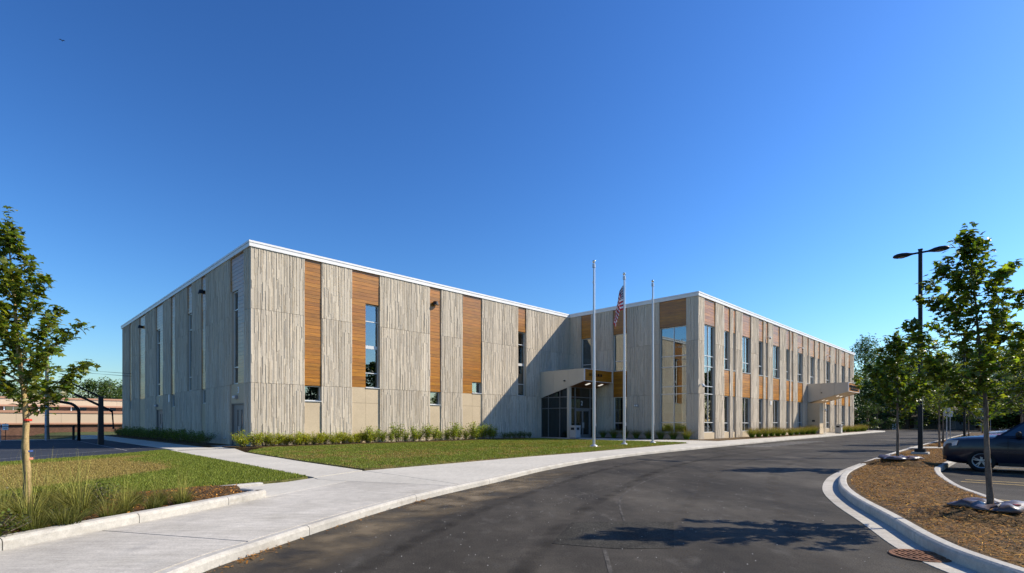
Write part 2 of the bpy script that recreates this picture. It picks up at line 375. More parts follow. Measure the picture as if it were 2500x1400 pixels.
# bed kerb feet (z of walk)
BK = [(-6.3, 1.0), (-6.2, 3.5), (-6.0, 5.01), (-5.80, 5.96), (-5.52, 7.12), (-5.14, 8.46), (-4.80, 10.0)]
slab(kin(0, nearest(CURB, (-3.35, 3.5)))+[(-6.2, 3.9), (-6.3, 1.0)])
slab(kin(nearest(CURB, (-3.35, 3.5)), i633)+[(-5.54, 7.05), (-5.80, 5.96), (-6.0, 5.01), (-6.2, 3.9)])
slab(kin(i633, i1137-1)+[(-4.03, 12.87), (-4.77, 10.1), (-5.14, 8.46), (-5.54, 7.05)])
slab([(-4.77, 10.1), (-4.03, 12.87), (-4.9, 13.25), (-5.17, 13.6), (-5.46, 12.7), (-6.1, 11.9), (-5.9, 10.9), (-5.5, 10.45)], WALK2)
slab(kin(i1137-1, i1137)+[(-2.9, 14.05), (-4.4, 15.55), (-5.17, 13.66), (-4.9, 13.25), (-4.03, 12.87)], WALK2)
LE = [(-4.48, 15.69), (-2.14, 18.26), (0.51, 21.56), (3.62, 24.95), (7.14, 29.33)]      # lawn edge of the roadside walk
iA = nearest(CURB, (1.6, 18.0)); iB = nearest(CURB, (4.6, 22.8)); iC = nearest(CURB, W(17.2, -18.0))
slab(kin(i1137, iA)+[(-1.6, 18.95), (-2.14, 18.26), (-4.40, 15.57), (-2.9, 14.05)], WALK2)
slab(kin(iA, iB)+[(2.4, 23.6), (0.51, 21.56), (-1.6, 18.95)], WALK2)
slab(kin(iB, iC)+[(7.9, 30.25), (7.14, 29.33), (3.62, 24.95), (2.4, 23.6)], WALK2)
iD = nearest(CURB, W(29.4, -17.4))
slab(kin(iC, iD)+WP([(29.4, -15.0), (27.0, -15.0), (22.3, -15.3)])+[(7.9, 30.25)], WALK2)
us = [29.4, 37, 45, 53, 61, 69, 77, 84]
for a, b in zip(us[:-1], us[1:]):
    ia, ib = nearest(CURB, W(a, -17)), nearest(CURB, W(b, -16.5))
    slab(kin(ia, ib)+WP([(b, -14.9), (a, -14.9)]), WALK2)
slab(kin(nearest(CURB, W(84, -16.3)), len(CURB)-1)+WP([(90, -8), (84, -12)]), WALK2)
# entry walk to the side doors and paving at the far entrance
for v0, v1 in ((-3.2, 1.0), (-7.3, -3.2), (-11.2, -7.3), (-15.3, -11.2)):
    slab(WP([(22.4, v0), (27.2, v0), (27.2, min(v1, -.1)), (22.4, min(v1, -.1))]), WALK2, .15)
slab(WP([(57.8, -14.9), (66, -14.9), (66, -13.0), (57.8, -13.0)]), WALK2, .14)
# diagonal path past the corner and the apron along the shaded side
pl = [(-17.3, 26.3), (-15.61, 24.51), (-12.3, 21.0), (-8.92, 17.54), (-5.17, 13.66)]; pu = [(-15.6, 28.2), (-12.47, 24.51), (-10.0, 21.7), (-7.55, 18.91), (-4.45, 15.60)]
pu[0] = W(-1.2, -1.2); 
for i in range(4):
    slab([pl[i], pl[i+1], pu[i+1], pu[i]], WALK2, .14)
for v0, v1 in ((-1.2, 4), (4, 12), (12, 20), (20, 28), (28, 38)):
    slab(WP([(-3.8, v0), (-3.8, v1), (-1.9 if v0 > 0 else -1.2, v1), (-1.9 if v0 > 0 else -1.2, v0)]), WALK2, .14)
slab(WP([(-1.9, 1.0), (-1.9, 3.2), (-.1, 3.2), (-.1, 1.0)]), WALK2, .14)
slab(WP([(-3.8, 24), (-38, 24), (-38, 25.2), (-3.8, 25.2)]), WALK2, .14)

def kerb_run(name, foot, width, z0, z1, side, seg, m=KERB, label=None, rough_top=0.0):
    """cast kerb pieces along a plan line; width to the left for side > 0"""
    root = empty(name, (0, 0, 0)); root['kind'] = 'structure'
    L = [0]
    for i in range(1, len(foot)): L.append(L[-1]+math.dist(foot[i-1], foot[i]))
    nseg = max(1, int(round(L[-1]/seg))); back = offset_line(foot, width*side)
    def at(line_, s):
        i = max(j for j in range(len(L)) if L[j] <= s+1e-9); i = min(i, len(L)-2); t = (s-L[i])/(L[i+1]-L[i])
        return tuple(np.array(line_[i])*(1-t)+np.array(line_[i+1])*t)
    for k in range(nseg):
        s0, s1 = L[-1]*k/nseg+.006, L[-1]*(k+1)/nseg-.006
        ss = [s0]+[l for l in L if s0+.05 < l < s1-.05]+[s1]
        mb = MB(); prof = [(0, z0-.25), (0, z1-.045), (.012, z1-.018), (.04, z1), (width-.02, z1+rough_top), (width, z1-.015), (width, z0-.25)]
        rows = []
        for s in ss:
            f, b = np.array(at(foot, s)), np.array(at(back, s)); d = (b-f)/np.linalg.norm(b-f)
            rows.append([(*(f+d*(o_+(.0))), z) for o_, z in prof])
        n = len(prof); vs = [p for r in rows for p in r]; fs = []
        for i in range(len(rows)-1):
            for j in range(n-1): fs.append((i*n+j, (i+1)*n+j, (i+1)*n+j+1, i*n+j+1))
        fs.append(tuple(range(n))); fs.append(tuple((len(rows)-1)*n+j for j in range(n))[::-1])
        mb.add(vs, fs).build('kerb_piece', m, root, smooth=False)
    return root
kerb_run('kerb', CURB, .155, 0, SZ+.003, 1, 3.2)
kerb_run('kerb', ISLE, .17, 0, .155, -1, 3.0)
kerb_run('kerb', LOTK, .16, 0, .15, 1, 3.0)
gut = offset_line(ISLE, .33)
gp = ISLE[:nearest(ISLE, (22, 29))]; gq = gut[:len(gp)]
for i in range(0, len(gp)-1, 5):
    j = min(i+5, len(gp)-1)
    prism('gutter', gp[i:j+1]+gq[i:j+1][::-1], -0.2, lambda x, y: .008, WALK)['kind'] = 'structure'
BKR = smooth_line(BK+[(-4.84, 10.22), (-5.02, 10.40), (-5.3, 10.55)], 4)
kerb_run('kerb', BKR, .2, SZ, .27, 1, 1.6)
BACKK = smooth_line([(-9.9, 1.0), (-9.6, 5.0), (-8.85, 8.5), (-8.1, 9.4), (-6.6, 11.35), (-5.9, 12.2)], 4)
kerb_run('kerb', BACKK, .24, SZ, .185, -1, 1.8)
# planting bed soil and mulch beds
BED = [(-6.35, 1.0), (-6.25, 3.5), (-6.05, 5.0), (-5.85, 6.0), (-5.6, 7.15), (-5.25, 8.5), (-5.0, 10.1), (-5.4, 10.5), (-6.0, 11.4), (-6.75, 11.1), (-8.2, 9.15), (-8.95, 8.3), (-9.6, 5), (-9.9, 1)]
prism('planting_bed', BED, -0.2, .21, MULCH)['kind'] = 'structure'
ISLM = offset_line(ISLE, -.12)+END+offset_line(LOTK, .1)[::-1]
def islz(x, y):
    return .14
prism('island_mulch', ISLM, -0.2, .14, MULCH)['kind'] = 'structure'
prism('island_crossing', [(21.2, 28.1), (22.5, 29.5), (26.3, 29.6), (24.9, 28.1)], 0.0, .165, WALK2)['kind'] = 'structure'
FBED = WP([(-1.2, -1.2), (0, -1.9), (10, -1.9), (22.4, -1.9), (22.4, .05), (.0, .05), (-.1, 1.0), (-1.2, 1.0)])
prism('planting_bed', FBED, -0.2, .19, MULCH)['kind'] = 'structure'
prism('planting_bed', WP([(-1.9, 3.2), (-1.9, 38), (.05, 38), (.05, 3.2)]), -0.2, .17, MULCH)['kind'] = 'structure'
prism('planting_bed', WP([(27.2, -3.5), (29.05, -3.5), (29.05, -12.95), (57.6, -12.95), (57.6, -14.9), (27.2, -14.9)]), -0.2, .16, MULCH)['kind'] = 'structure'
prism('planting_bed', WP([(66, -12.95), (66, -14.9), (84, -14.9), (84, -12.95)]), -0.2, .16, MULCH)['kind'] = 'structure'
# lawns
LAWN1 = [(-5.3, 13.58), (-8.95, 17.42), (-12.3, 20.9), (-15.6, 24.35), (-17.3, 26.1), (-17.1, 22.0), (-17.7, 18.3), (-18.5, 12), (-19, 1), (-10.1, 1.0), (-9.8, 5.0), (-9.05, 8.6), (-8.25, 9.55), (-6.75, 11.5), (-6.1, 12.2), (-5.6, 12.75)]
def lz1(x, y): return .19
prism('lawn', LAWN1, -0.2, .165, SOIL)['kind'] = 'structure'
LAWN2 = [(-4.42, 15.72), (-2.1, 18.3), (0.55, 21.6), (3.6, 25.0), (7.14, 29.4), (7.9, 30.3)]+WP([(22.3, -15.2), (22.3, -1.95), (10, -1.95), (0, -1.95)])+[(-12.4, 24.6), (-10.0, 21.8), (-7.5, 18.98)]
prism('lawn', LAWN2, -0.2, .165, SOIL)['kind'] = 'structure'
# basketball court
prism('basketball_court', [(-17.35, 26.35), (-17.15, 22), (-17.75, 18.3), (-18.55, 12), (-19.05, 1), (-60, 1)]+WP([(-38, 24), (-3.85, 24), (-3.85, -.3)]), -0.2, .125, COURT)['kind'] = 'structure'
court = bpy.data.objects['basketball_court']
cl = mat('court line paint', (0.30, 0.30, 0.31), 0.8, [(9, 0.2)])
line(W(-5.6, .8), W(-5.6, 20), .06, cl, court, z=.13); line(W(-5.6, 5.2), W(-20, 5.2), .06, cl, court, z=.13); line(W(-5.6, 14.0), W(-16, 14.0), .06, cl, court, z=.13)
line((-19.9, 18.5), (-20.4, 30), .06, cl, court, z=.13); line((-20.9, 14), (-19.9, 18.5), .06, cl, court, z=.13)
#SECTION building
# ------------------------------------------------------------------ the school building
B = empty('school_building', (AX, AY, 0), BR, 'two-storey school of ribbed tan concrete and orange wood panels in an L shape', 'building')
ZT = 11.52
class Facade:
    def __init__(s, o, t, n): s.o, s.t, s.n = o, t, n
    def p(s, a, n, z): return (s.o[0]+s.t[0]*a+s.n[0]*n, s.o[1]+s.t[1]*a+s.n[1]*n, z)
    def box(s, mb, a0, a1, n0, n1, z0, z1, c=None):
        mb.add([s.p(a0,n0,z0), s.p(a1,n0,z0), s.p(a1,n1,z0), s.p(a0,n1,z0), s.p(a0,n0,z1), s.p(a1,n0,z1), s.p(a1,n1,z1), s.p(a0,n1,z1)],
               [(3,2,1,0),(4,5,6,7),(0,1,5,4),(1,2,6,5),(2,3,7,6),(3,0,4,7)], c)
FRONT = Facade((0, 0), (1, 0), (0, -1)); SIDE = Facade((0, 0), (0, 1), (-1, 0))
SHORT = Facade((29.0, 0), (0, -1), (-1, 0)); LONG = Facade((0, -12.9), (1, 0), (0, -1))
rngR = random.Random(5)
# the form-liner pattern: strips of uneven width, each broken into lengths at three depths, repeating along the wall
PAT = []
x = 0
while x < 3.1:
    wd = rngR.choice([.035, .045, .055, .07, .085]); segs = []; z = -rngR.uniform(0, 1.2); last = None
    while z < 4.3:
        h = rngR.choice([.7, 1.1, 1.6, 2.2, 3.0]); d = rngR.choice([q for q in (.030, .040, .052) if q != last]); last = d
        segs.append((z, z+h, d)); z += h
    PAT.append((x, x+wd, segs)); x += wd
    if rngR.random() < .72:                       # a narrow slit, deep for part of its length
        wd = rngR.choice([.02, .027, .035]); segs = []; z = -rngR.uniform(0, 1.5); deep = rngR.random() < .5
        while z < 4.3:
            h = rngR.uniform(.7, 1.9) if deep else rngR.uniform(.4, 1.2)
            segs.append((z, z+h, .003 if deep else .034)); z += h; deep = not deep
        PAT.append((x, x+wd, segs)); x += wd
PW = x
TINTS = [(1.0, 1.0, 1.0), (1.03, 1.02, 1.0), (.97, .965, .95), (.95, .955, .96), (1.06, 1.05, 1.02), (.90, .90, .90), (1.0, .975, .93)]
def ribbed(F, a0, a1, z0, z1, depth=.34, gap=.008, scale=1.0, contrast=1.0):
    pf = rngR.uniform(.94, 1.05); mb = MB(); A0, A1, Z0, Z1 = a0, a1, z0+gap, z1-gap
    F.box(mb, A0, A1, -depth, 0, Z0, Z1, .9)
    off = rngR.randrange(3)*PW/3; k0 = int((A0-off)//(PW*scale))-1
    for k in range(k0, int((A1-off)//(PW*scale))+2):
        for (x0, x1, segs) in PAT:
            s0, s1 = max(A0, off+k*PW*scale+x0*scale), min(A1, off+k*PW*scale+x1*scale)
            if s1-s0 < .008: continue
            for (q0, q1, d) in segs:
                b0, b1 = max(Z0, z0+q0), min(Z1, z0+q1)
                if b1-b0 < .02: continue
                t = rngR.choice(TINTS); f = pf*(1+contrast*rngR.uniform(-.05, .05))
                c = tuple(1+(q-1)*contrast for q in t); c = tuple(q*f for q in c)
                p = F.p
                vs = [p(s0,0,b0), p(s1,0,b0), p(s1,d,b0), p(s0,d,b0), p(s0,0,b1), p(s1,0,b1), p(s1,d,b1), p(s0,d,b1)]
                mb.add(vs, [(2,3,7,6),(1,2,6,5),(3,0,4,7),(0,1,2,3),(4,5,6,7)], c)
    mb.build('precast_panel', CONC, B, recalc=True)
def ribbed_col(F, a0, a1, joints=(3.8, 8.03), z0=-.1, z1=ZT, **k):
    zs = [z0]+[j for j in joints if z0 < j < z1]+[z1]
    for q0, q1 in zip(zs[:-1], zs[1:]): ribbed(F, a0, a1, q0, q1, **k)
def smooth_panel(F, a0, a1, z0, z1, n=-.03):
    mb = MB(); F.box(mb, a0+.006, a1-.006, n-.3, n, z0+.006, z1-.006); mb.build('base_panel', SMOOTH, B)
PLH = .232
def wood(F, rects, single=True, n=-.025, name='wood_panel', base=1.0):
    """horizontal boards filling the rectangles (a0, a1, z0, z1)"""
    back = MB()
    for (a0, a1, z0, z1) in rects: F.box(back, a0+.004, a1-.004, n-.28, n-.014, z0, z1, .34)
    wp = back.build(name, WOOD, B); mb = MB()
    for (a0, a1, z0, z1) in rects:
        k = max(1, round((z1-z0)/PLH)); h = (z1-z0)/k
        for i in range(k):
            t = base*rngR.uniform(.78, 1.16); c = (t, t*rngR.uniform(.95, 1.05), t*rngR.uniform(.85, 1.1))
            m_ = MB() if single else mb
            F.box(m_, a0+.012, a1-.012, n-.016, n+rngR.uniform(-.001, .001), z0+i*h+.007, z0+(i+1)*h-.007, c)
            if single: m_.build('plank', WOOD, wp)
    if not single: tag(mb.build('planks', WOOD, wp), kind='stuff')
def window(F, a0, a1, z0, z1, vm=(), hm=(), rec=None, fr=.055, mw=.05, m=ALUM, thick=(), glass=GLASS, name='window'):
    rec = (-.25 if F is FRONT else -.15 if F is SIDE else -.18 if F is LONG else -.22) if rec is None else rec
    mb = MB(); d0, d1 = rec-.06, rec+.05
    F.box(mb, a0, a0+fr, d0, d1, z0, z1); F.box(mb, a1-fr, a1, d0, d1, z0, z1)
    F.box(mb, a0+fr, a1-fr, d0, d1, z0, z0+fr); F.box(mb, a0+fr, a1-fr, d0, d1, z1-fr, z1)
    xs = [a0+fr]+[q for v in vm for q in (v-mw/2, v+mw/2)]+[a1-fr]
    for v in vm: F.box(mb, v-mw/2, v+mw/2, d0, d1-.004, z0+fr, z1-fr)
    zs = [z0+fr]
    for h in hm:
        hh = .11 if h in thick else mw/2+.005
        F.box(mb, a0+fr, a1-fr, d0, d1+.006, h-hh, h+hh); zs += [h-hh, h+hh]
    zs.append(z1-fr)
    wn = mb.build(name, m, B)
    for i in range(0, len(xs), 2):
        for j in range(0, len(zs), 2):
            p = MB(); F.box(p, xs[i]-.01, xs[i+1]+.01, rec-.012, rec, zs[j]-.01, zs[j+1]+.01); p.build('pane', glass, wn)
    return wn
def sill(F, a0, a1, z, wn, m=ALUM):
    mb = MB(); F.box(mb, a0+.004, a1-.004, -.3, .03, z-.045, z); mb.build('sill', m, wn)
ZB = 3.8
# --- lit front of the left wing
for a0, a1 in ((.0, 3.1), (4.19, 6.25), (8.31, 12.51), (13.52, 15.64), (17.66, 21.89), (22.91, 24.75), (24.75, 28.99)):
    ribbed_col(FRONT, a0, a1)
wood(FRONT, [(3.1, 4.19, ZB, ZT)])
wn = window(FRONT, 3.1, 4.19, 2.86, ZB-.01, (), ()); sill(FRONT, 3.1, 4.19, 2.86, wn)
smooth_panel(FRONT, 3.1, 4.19, -.1, 2.80)
wood(FRONT, [(6.25, 8.31, 9.46, ZT), (6.25, 7.27, 3.85, 9.46)])
wn = window(FRONT, 7.27, 8.31, 3.85, 9.45, (), (4.84, 6.58, 8.31), thick=(6.58,)); sill(FRONT, 7.27, 8.31, 3.85, wn)
smooth_panel(FRONT, 6.25, 7.27, -.1, 2.81); smooth_panel(FRONT, 6.25, 7.27, 2.81, 3.85); smooth_panel(FRONT, 7.27, 8.31, -.1, 2.81); smooth_panel(FRONT, 7.27, 8.31, 2.81, 3.80)
wood(FRONT, [(12.51, 13.52, ZB, ZT)])
wn = window(FRONT, 12.51, 13.52, 2.84, ZB-.01); sill(FRONT, 12.51, 13.52, 2.84, wn); smooth_panel(FRONT, 12.51, 13.52, -.1, 2.78)
wood(FRONT, [(15.64, 17.66, 4.73, ZT), (15.64, 16.68, ZB, 4.73)])
wn = window(FRONT, 16.68, 17.66, 3.85, 4.72); sill(FRONT, 16.68, 17.66, 3.85, wn)
smooth_panel(FRONT, 15.64, 16.68, -.1, 2.81); smooth_panel(FRONT, 15.64, 16.68, 2.81, ZB); smooth_panel(FRONT, 16.68, 17.66, -.1, 2.81); smooth_panel(FRONT, 16.68, 17.66, 2.81, 3.80)
wood(FRONT, [(21.89, 22.91, 9.40, ZT)], single=False)
window(FRONT, 21.89, 22.91, 3.83, 9.39, (), (4.84, 6.55, 8.30), thick=(6.55,)); ribbed_col(FRONT, 21.89, 22.91, z1=3.82)
# --- shaded side of the left wing
for a0, a1 in ((.0, .97), (3.37, 8.33), (9.36, 11.65), (12.82, 16.28), (17.53, 20.07), (22.67, 26.84), (29.32, 32.97), (34.0, 37.7)):
    ribbed_col(SIDE, a0+(.0 if a0 else .34), a1)
wood(SIDE, [(.97, 3.37, 9.45, ZT), (.97, 2.14, 3.84, 9.45)])
window(SIDE, 2.14, 3.1, 3.86, 9.44, (), (4.86, 8.32)); ribbed_col(SIDE, 3.1, 3.37, z0=3.84, z1=9.45)
wood(SIDE, [(8.33, 9.36, ZB, ZT)], single=False); window(SIDE, 8.33, 9.36, 2.82, ZB-.01); smooth_panel(SIDE, 8.33, 9.36, -.1, 2.82)
wood(SIDE, [(11.65, 12.82, 9.5, ZT)], single=False); window(SIDE, 11.65, 12.82, 3.82, 9.49, (), (4.84, 8.30)); ribbed_col(SIDE, 11.65, 12.82, z1=3.82)
wood(SIDE, [(16.28, 17.53, ZB-.05, ZT)], single=False); window(SIDE, 16.28, 17.53, 2.75, ZB-.06); smooth_panel(SIDE, 16.28, 17.53, -.1, 2.75)
wood(SIDE, [(20.07, 22.67, 9.5, ZT), (20.07, 21.34, 3.78, 9.5)], single=False)
window(SIDE, 21.34, 22.67, 3.78, 9.49, (), (4.8, 8.34))
wood(SIDE, [(26.84, 29.32, 3.7, ZT)], single=False); smooth_panel(SIDE, 26.84, 29.32, -.1, 3.7)
wood(SIDE, [(32.97, 34.0, 3.7, ZT)], single=False); window(SIDE, 32.97, 34.0, 2.8, 3.69); smooth_panel(SIDE, 32.97, 34.0, -.1, 2.8)
def steel_doors(F, a0, a1, z1, zhead):
    smooth_panel(F, a0, a1, z1+.06, zhead)
    d = MB(); F.box(d, a0, a0+.08, -.25, -.06, .1, z1+.06); F.box(d, a1-.08, a1, -.25, -.06, .1, z1+.06); F.box(d, a0+.08, a1-.08, -.25, -.06, z1, z1+.06)
    dr = d.build('door', DOORM, B); mid_ = (a0+a1)/2
    for q0, q1, gx in ((a0+.085, mid_-.006, .62), (mid_+.006, a1-.085, .22)):
        wdt = q1-q0; g0 = q0+wdt*gx; g1 = g0+wdt*.17
        lf = MB(); F.box(lf, q0, g0, -.2, -.14, .12, z1-.01); F.box(lf, g1, q1, -.2, -.14, .12, z1-.01)
        F.box(lf, g0, g1, -.2, -.14, .12, .35); F.box(lf, g0, g1, -.2, -.14, z1-.32, z1-.01)
        lo = lf.build('door_leaf', DOORM, dr)
        gl = MB(); F.box(gl, g0, g1, -.18, -.165, .35, z1-.32); gl.build('pane', GLASS, dr)
    h = MB(); F.box(h, mid_-.1, mid_-.06, -.14, -.07, 1.0, 1.3); F.box(h, mid_+.06, mid_+.1, -.14, -.07, 1.0, 1.3); h.build('handle', ALUM, dr)
    back = MB(); F.box(back, a0, a1, -.34, -.27, -.1, z1+.06); back.build('door_backing', DARKFR, dr)
steel_doors(SIDE, .97, 3.37, 2.62, 3.84)
steel_doors(SIDE, 20.07, 22.67, 2.55, 3.78)
# --- shaded end of the right wing
for a0, a1 in ((.056, 1.45), (2.58, 5.0), (6.44, 7.53), (7.53, 9.55), (11.93, 12.9)):
    ribbed_col(SHORT, a0, a1-(0 if a1 < 12.8 else .34), contrast=.6)
wood(SHORT, [(1.45, 2.58, 9.35, ZT)], single=False, base=.9); window(SHORT, 1.45, 2.58, 5.9, 9.34, (), (6.9,)); ribbed_col(SHORT, 1.45, 2.58, z1=5.9)
wood(SHORT, [(5.0, 6.44, 9.35, ZT)], single=False, base=.9); window(SHORT, 5.0, 6.44, 6.06, 9.34, (), (6.95,))
wood(SHORT, [(5.0, 6.44, 3.76, 6.02)], single=False, base=.9); window(SHORT, 5.0, 6.44, .7, 3.75, (), (1.45,)); ribbed_col(SHORT, 5.0, 6.44, z1=.7)
wood(SHORT, [(9.55, 11.93, 9.35, ZT)], single=False, base=.9)
cw = window(SHORT, 9.55, 11.93, .68, 9.34, (10.76,), (1.5, 3.84, 4.46, 6.07, 6.95)); smooth_panel(SHORT, 9.55, 11.93, -.1, .68)
sh = MB(); SHORT.box(sh, 9.65, 11.83, -.36, -.345, 2.25, 3.8); sh.build('roller_shade', SHADE, cw)
# faint lettering on the upper corner pane (illegible strokes)
lt = MB(); rl = random.Random(2)
for zr, a_0 in ((8.15, 11.05), (7.62, 10.9), (6.55, 10.98)):
    a = a_0
    while a < 11.82:
        h = rl.choice([.12, .12, .17]); SHORT.box(lt, a, a+.045, -.218, -.212, zr, zr+h)
        if rl.random() < .6: SHORT.box(lt, a+.045, a+.09, -.218, -.212, zr, zr+.04)
        a += rl.choice([.11, .13, .2])
lt.build('window_lettering', mat('frosted vinyl', (.34, .33, .29), .8), cw)
# --- long sunlit side of the right wing
piers = [(29.0, 30.04), (32.18, 33.92), (35.17, 35.81), (36.44, 37.94), (40.02, 42.05), (43.31, 43.92), (44.61, 46.04), (48.1, 50.13), (51.37, 51.91), (52.56, 54.08),
         (56.09, 57.66), (58.29, 58.88), (60.82, 61.98), (63.06, 64.73), (65.3, 65.88), (67.95, 70.0), (71.19, 71.8), (72.28, 73.81), (75.82, 77.77), (78.96, 79.72), (80.13, 81.16)]
for i, (a0, a1) in enumerate(piers): ribbed_col(LONG, a0, a1)
bays = [(p[1], q[0]) for p, q in zip(piers[:-1], piers[1:])]
for i, (a0, a1) in enumerate(bays):
    if i == 0:
        wood(LONG, [(a0, a1, 9.46, ZT)], single=False)
        window(LONG, a0, a1, .68, 9.45, (30.92+.2,), (1.5, 3.84, 4.46, 6.09, 6.95)); smooth_panel(LONG, a0, a1, -.1, .68); continue
    wide = a1-a0 > 1.6; vm = ((a0+a1)/2,) if wide else ()
    wood(LONG, [(a0, a1, 9.42, ZT)], single=False)
    wn = window(LONG, a0, a1, 6.06, 9.41, vm, (7.0,)); sill(LONG, a0, a1, 6.09, wn)
    if i in (1, 5, 9, 12): 
        sh = MB(); LONG.box(sh, a0+.06, a1-.06, -.36, -.345, {1: 7.2, 5: 8.3, 9: 8.6, 12: 7.9}[i], 9.3); sh.build('roller_shade', SHADE, wn)
    wood(LONG, [(a0, a1, 3.80, 6.02)], single=False, base=1.12)
    if 57.6 < a0 < 58: ribbed_col(LONG, a0, a1, z1=3.8); continue
    window(LONG, a0, a1, .68, 3.79, vm, (1.45,)); smooth_panel(LONG, a0, a1, -.1, .68)
# corner returns of the right wing and the remaining closed walls
rw = MB(); rw.box(81.16, 81.5, -12.88, 12, -.1, ZT, .95); rw.box(34, 81.16, 11.66, 12, -.1, ZT, .95); rw.box(33.66, 34, 12.0, 37.7, -.1, ZT, .95); rw.box(.0, 34, 37.7, 38.04, -.1, ZT, .95)
rw.build('rear_wall', CONC, B)
OUT = [(0, 0), (29, 0), (29, -12.9), (81.5, -12.9), (81.5, 12), (34, 12), (34, 38.04), (0, 38.04)]
def offs(poly, d):
    n = len(poly); o = []
    area = sum(poly[i][0]*poly[(i+1) % n][1]-poly[(i+1) % n][0]*poly[i][1] for i in range(n)); sg = 1 if area > 0 else -1
    for i in range(n):
        p, q, r_ = poly[i-1], poly[i], poly[(i+1) % n]
        n1 = Vector((q[1]-p[1], -(q[0]-p[0]))).normalized()*sg; n2 = Vector((r_[1]-q[1], -(r_[0]-q[0]))).normalized()*sg
        o.append((q[0]+(n1.x+n2.x)*d, q[1]+(n1.y+n2.y)*d))
    return o
def ring(name, d0, d1, z0, z1, m):
    a, b = offs(OUT, d0), offs(OUT, d1); n = len(a); mb = MB()
    mb.v = [(*p, z0) for p in a]+[(*p, z0) for p in b]+[(*p, z1) for p in a]+[(*p, z1) for p in b]
    for i in range(n):
        j = (i+1) % n
        for f in ((i, j, n+j, n+i), (2*n+i, 2*n+j, 3*n+j, 3*n+i), (i, j, 2*n+j, 2*n+i), (n+i, n+j, 3*n+j, 3*n+i)): mb.f.append(f); mb.c.append(None)
    return mb.build(name, m, B)
ring('coping', .10, -.40, ZT+.002, ZT+.215, COPE); ring('coping', .125, -.40, ZT+.223, ZT+.335, COPE)
prism('roof', offs(OUT, -.36), 11.1, 11.2, ROOFM, B)
ring('fascia_shadow_gap', -.02, -.3, ZT-.02, ZT+.25, DARKFR)
# rooms behind the glass
ins = MB(); ins.box(.4, 28.6, 8.0, 8.15, 0, 11); ins.box(5.0, 5.15, .4, 8, 0, 11)
ins.box(29.4, 81, -6.9, -6.75, 0, 11); 
for u_ in (34.8, 44.2, 53.2, 62.5, 71.5): ins.box(u_-.06, u_+.06, -12.5, -6.9, 0, 11)
ins.box(35.0, 35.15, -12.5, -1, 0, 11)
ins.build('interior_wall', INT, B)
fl = MB(); fl.box(.35, 33.6, .35, 37.6, .1, .14); fl.box(29.35, 81.1, -12.5, 11.6, .1, .14); fl.box(35.2, 81.1, -12.45, 11.6, 4.1, 4.4); fl.box(29.4, 81, -12.45, 11.6, 10.2, 10.3)
fl.build('interior_floor', INTF, B)
# --- canopy over the side entrance
def canopy(u0, u1, vw, vo, zt, zb_w, zb_o, divs, planks, sofm, wallside):
    root = MB()
    th = .06
    root.v = [(u0+th, vw, zb_w+.04), (u1-th, vw, zb_w+.04), (u1-th, vo+.1, zb_o+.04), (u0+th, vo+.1, zb_o+.04), (u0+th, vw, zt-.04), (u1-th, vw, zt-.04), (u1-th, vo+.1, zt-.04), (u0+th, vo+.1, zt-.04)]
    for f in ((0,1,2,3),(4,5,6,7),(0,1,5,4),(1,2,6,5),(2,3,7,6),(3,0,4,7)): root.f.append(f); root.c.append(.8)
    cn = root.build('canopy', sofm, B)
    zb = lambda v: zb_w+(zb_o-zb_w)*(v-vw)/(vo-vw)
    dv = [vw]+list(divs)+[vo]
    for sgn, uu in ((1, u0), (-1, u1)):
        if sgn < 0 and wallside: continue
        for a, b in zip(dv[:-1], dv[1:]):
            a_, b_ = a-.006, b+.006; mb = MB()
            vs = []
            for un in (uu, uu+sgn*.05):
                vs += [(un, a_, zb(a_)), (un, b_, zb(b_)), (un, b_, zt), (un, a_, zt)]
            mb.add(vs, [(0,1,2,3),(4,5,6,7),(0,1,5,4),(1,2,6,5),(2,3,7,6),(3,0,4,7)]).build('fascia_panel', TANMET, cn)
    h = (zt-zb_o-.08)/planks
    for i in range(planks):
        MB().box(u0+.09, u1-.09, vo+.02, vo+.08, zb_o+.04+i*h+.004, zb_o+.04+(i+1)*h-.004, rngR.uniform(.95, 1.1)).build('plank', WOOD, cn)
    tr = MB(); tr.box(u0-.004, u0+.085, vo-.012, vo+.07, zb_o, zt+.004); tr.box(u1-.085, u1+.004, vo-.012, vo+.07, zb_o, zt+.004)
    tr.box(u0+.085, u1-.085, vo-.012, vo+.07, zt-.04, zt+.004); tr.box(u0+.085, u1-.085, vo-.012, vo+.07, zb_o, zb_o+.04); tr.build('edge_trim', COPE, cn)
    tp = MB(); tp.box(u0+.06, u1-.06, vo+.1, vw, zt-.035, zt-.01); tp.build('canopy_top', ROOFM, cn)
    return cn, zb
LIT = emit_mat('lit soffit lamp', (1.0, .93, .82), .55)
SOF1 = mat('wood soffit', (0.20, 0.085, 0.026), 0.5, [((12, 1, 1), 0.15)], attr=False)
SOF2 = mat('lit tone soffit', (0.58, 0.40, 0.23), 0.45)  # pale warm colour carries the lamp and bounce light on the boards
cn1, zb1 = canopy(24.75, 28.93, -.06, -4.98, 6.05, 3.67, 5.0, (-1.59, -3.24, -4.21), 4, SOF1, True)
def soffit_light(cn, zb, u_, v_, lu, lv):
    mb = MB(); vs = []
    for dz in (-.012, .03): vs += [(u_-lu, v_-lv, zb(v_-lv)+dz+.03), (u_+lu, v_-lv, zb(v_-lv)+dz+.03), (u_+lu, v_+lv, zb(v_+lv)+dz+.03), (u_-lu, v_+lv, zb(v_+lv)+dz+.03)]
    mb.add(vs, [(0,1,2,3),(4,5,6,7),(0,1,5,4),(1,2,6,5),(2,3,7,6),(3,0,4,7)]).build('downlight', LIT, cn)
for q in ((26.3, -4.2), (28.2, -4.2)): soffit_light(cn1, zb1, q[0], q[1], .13, .2)
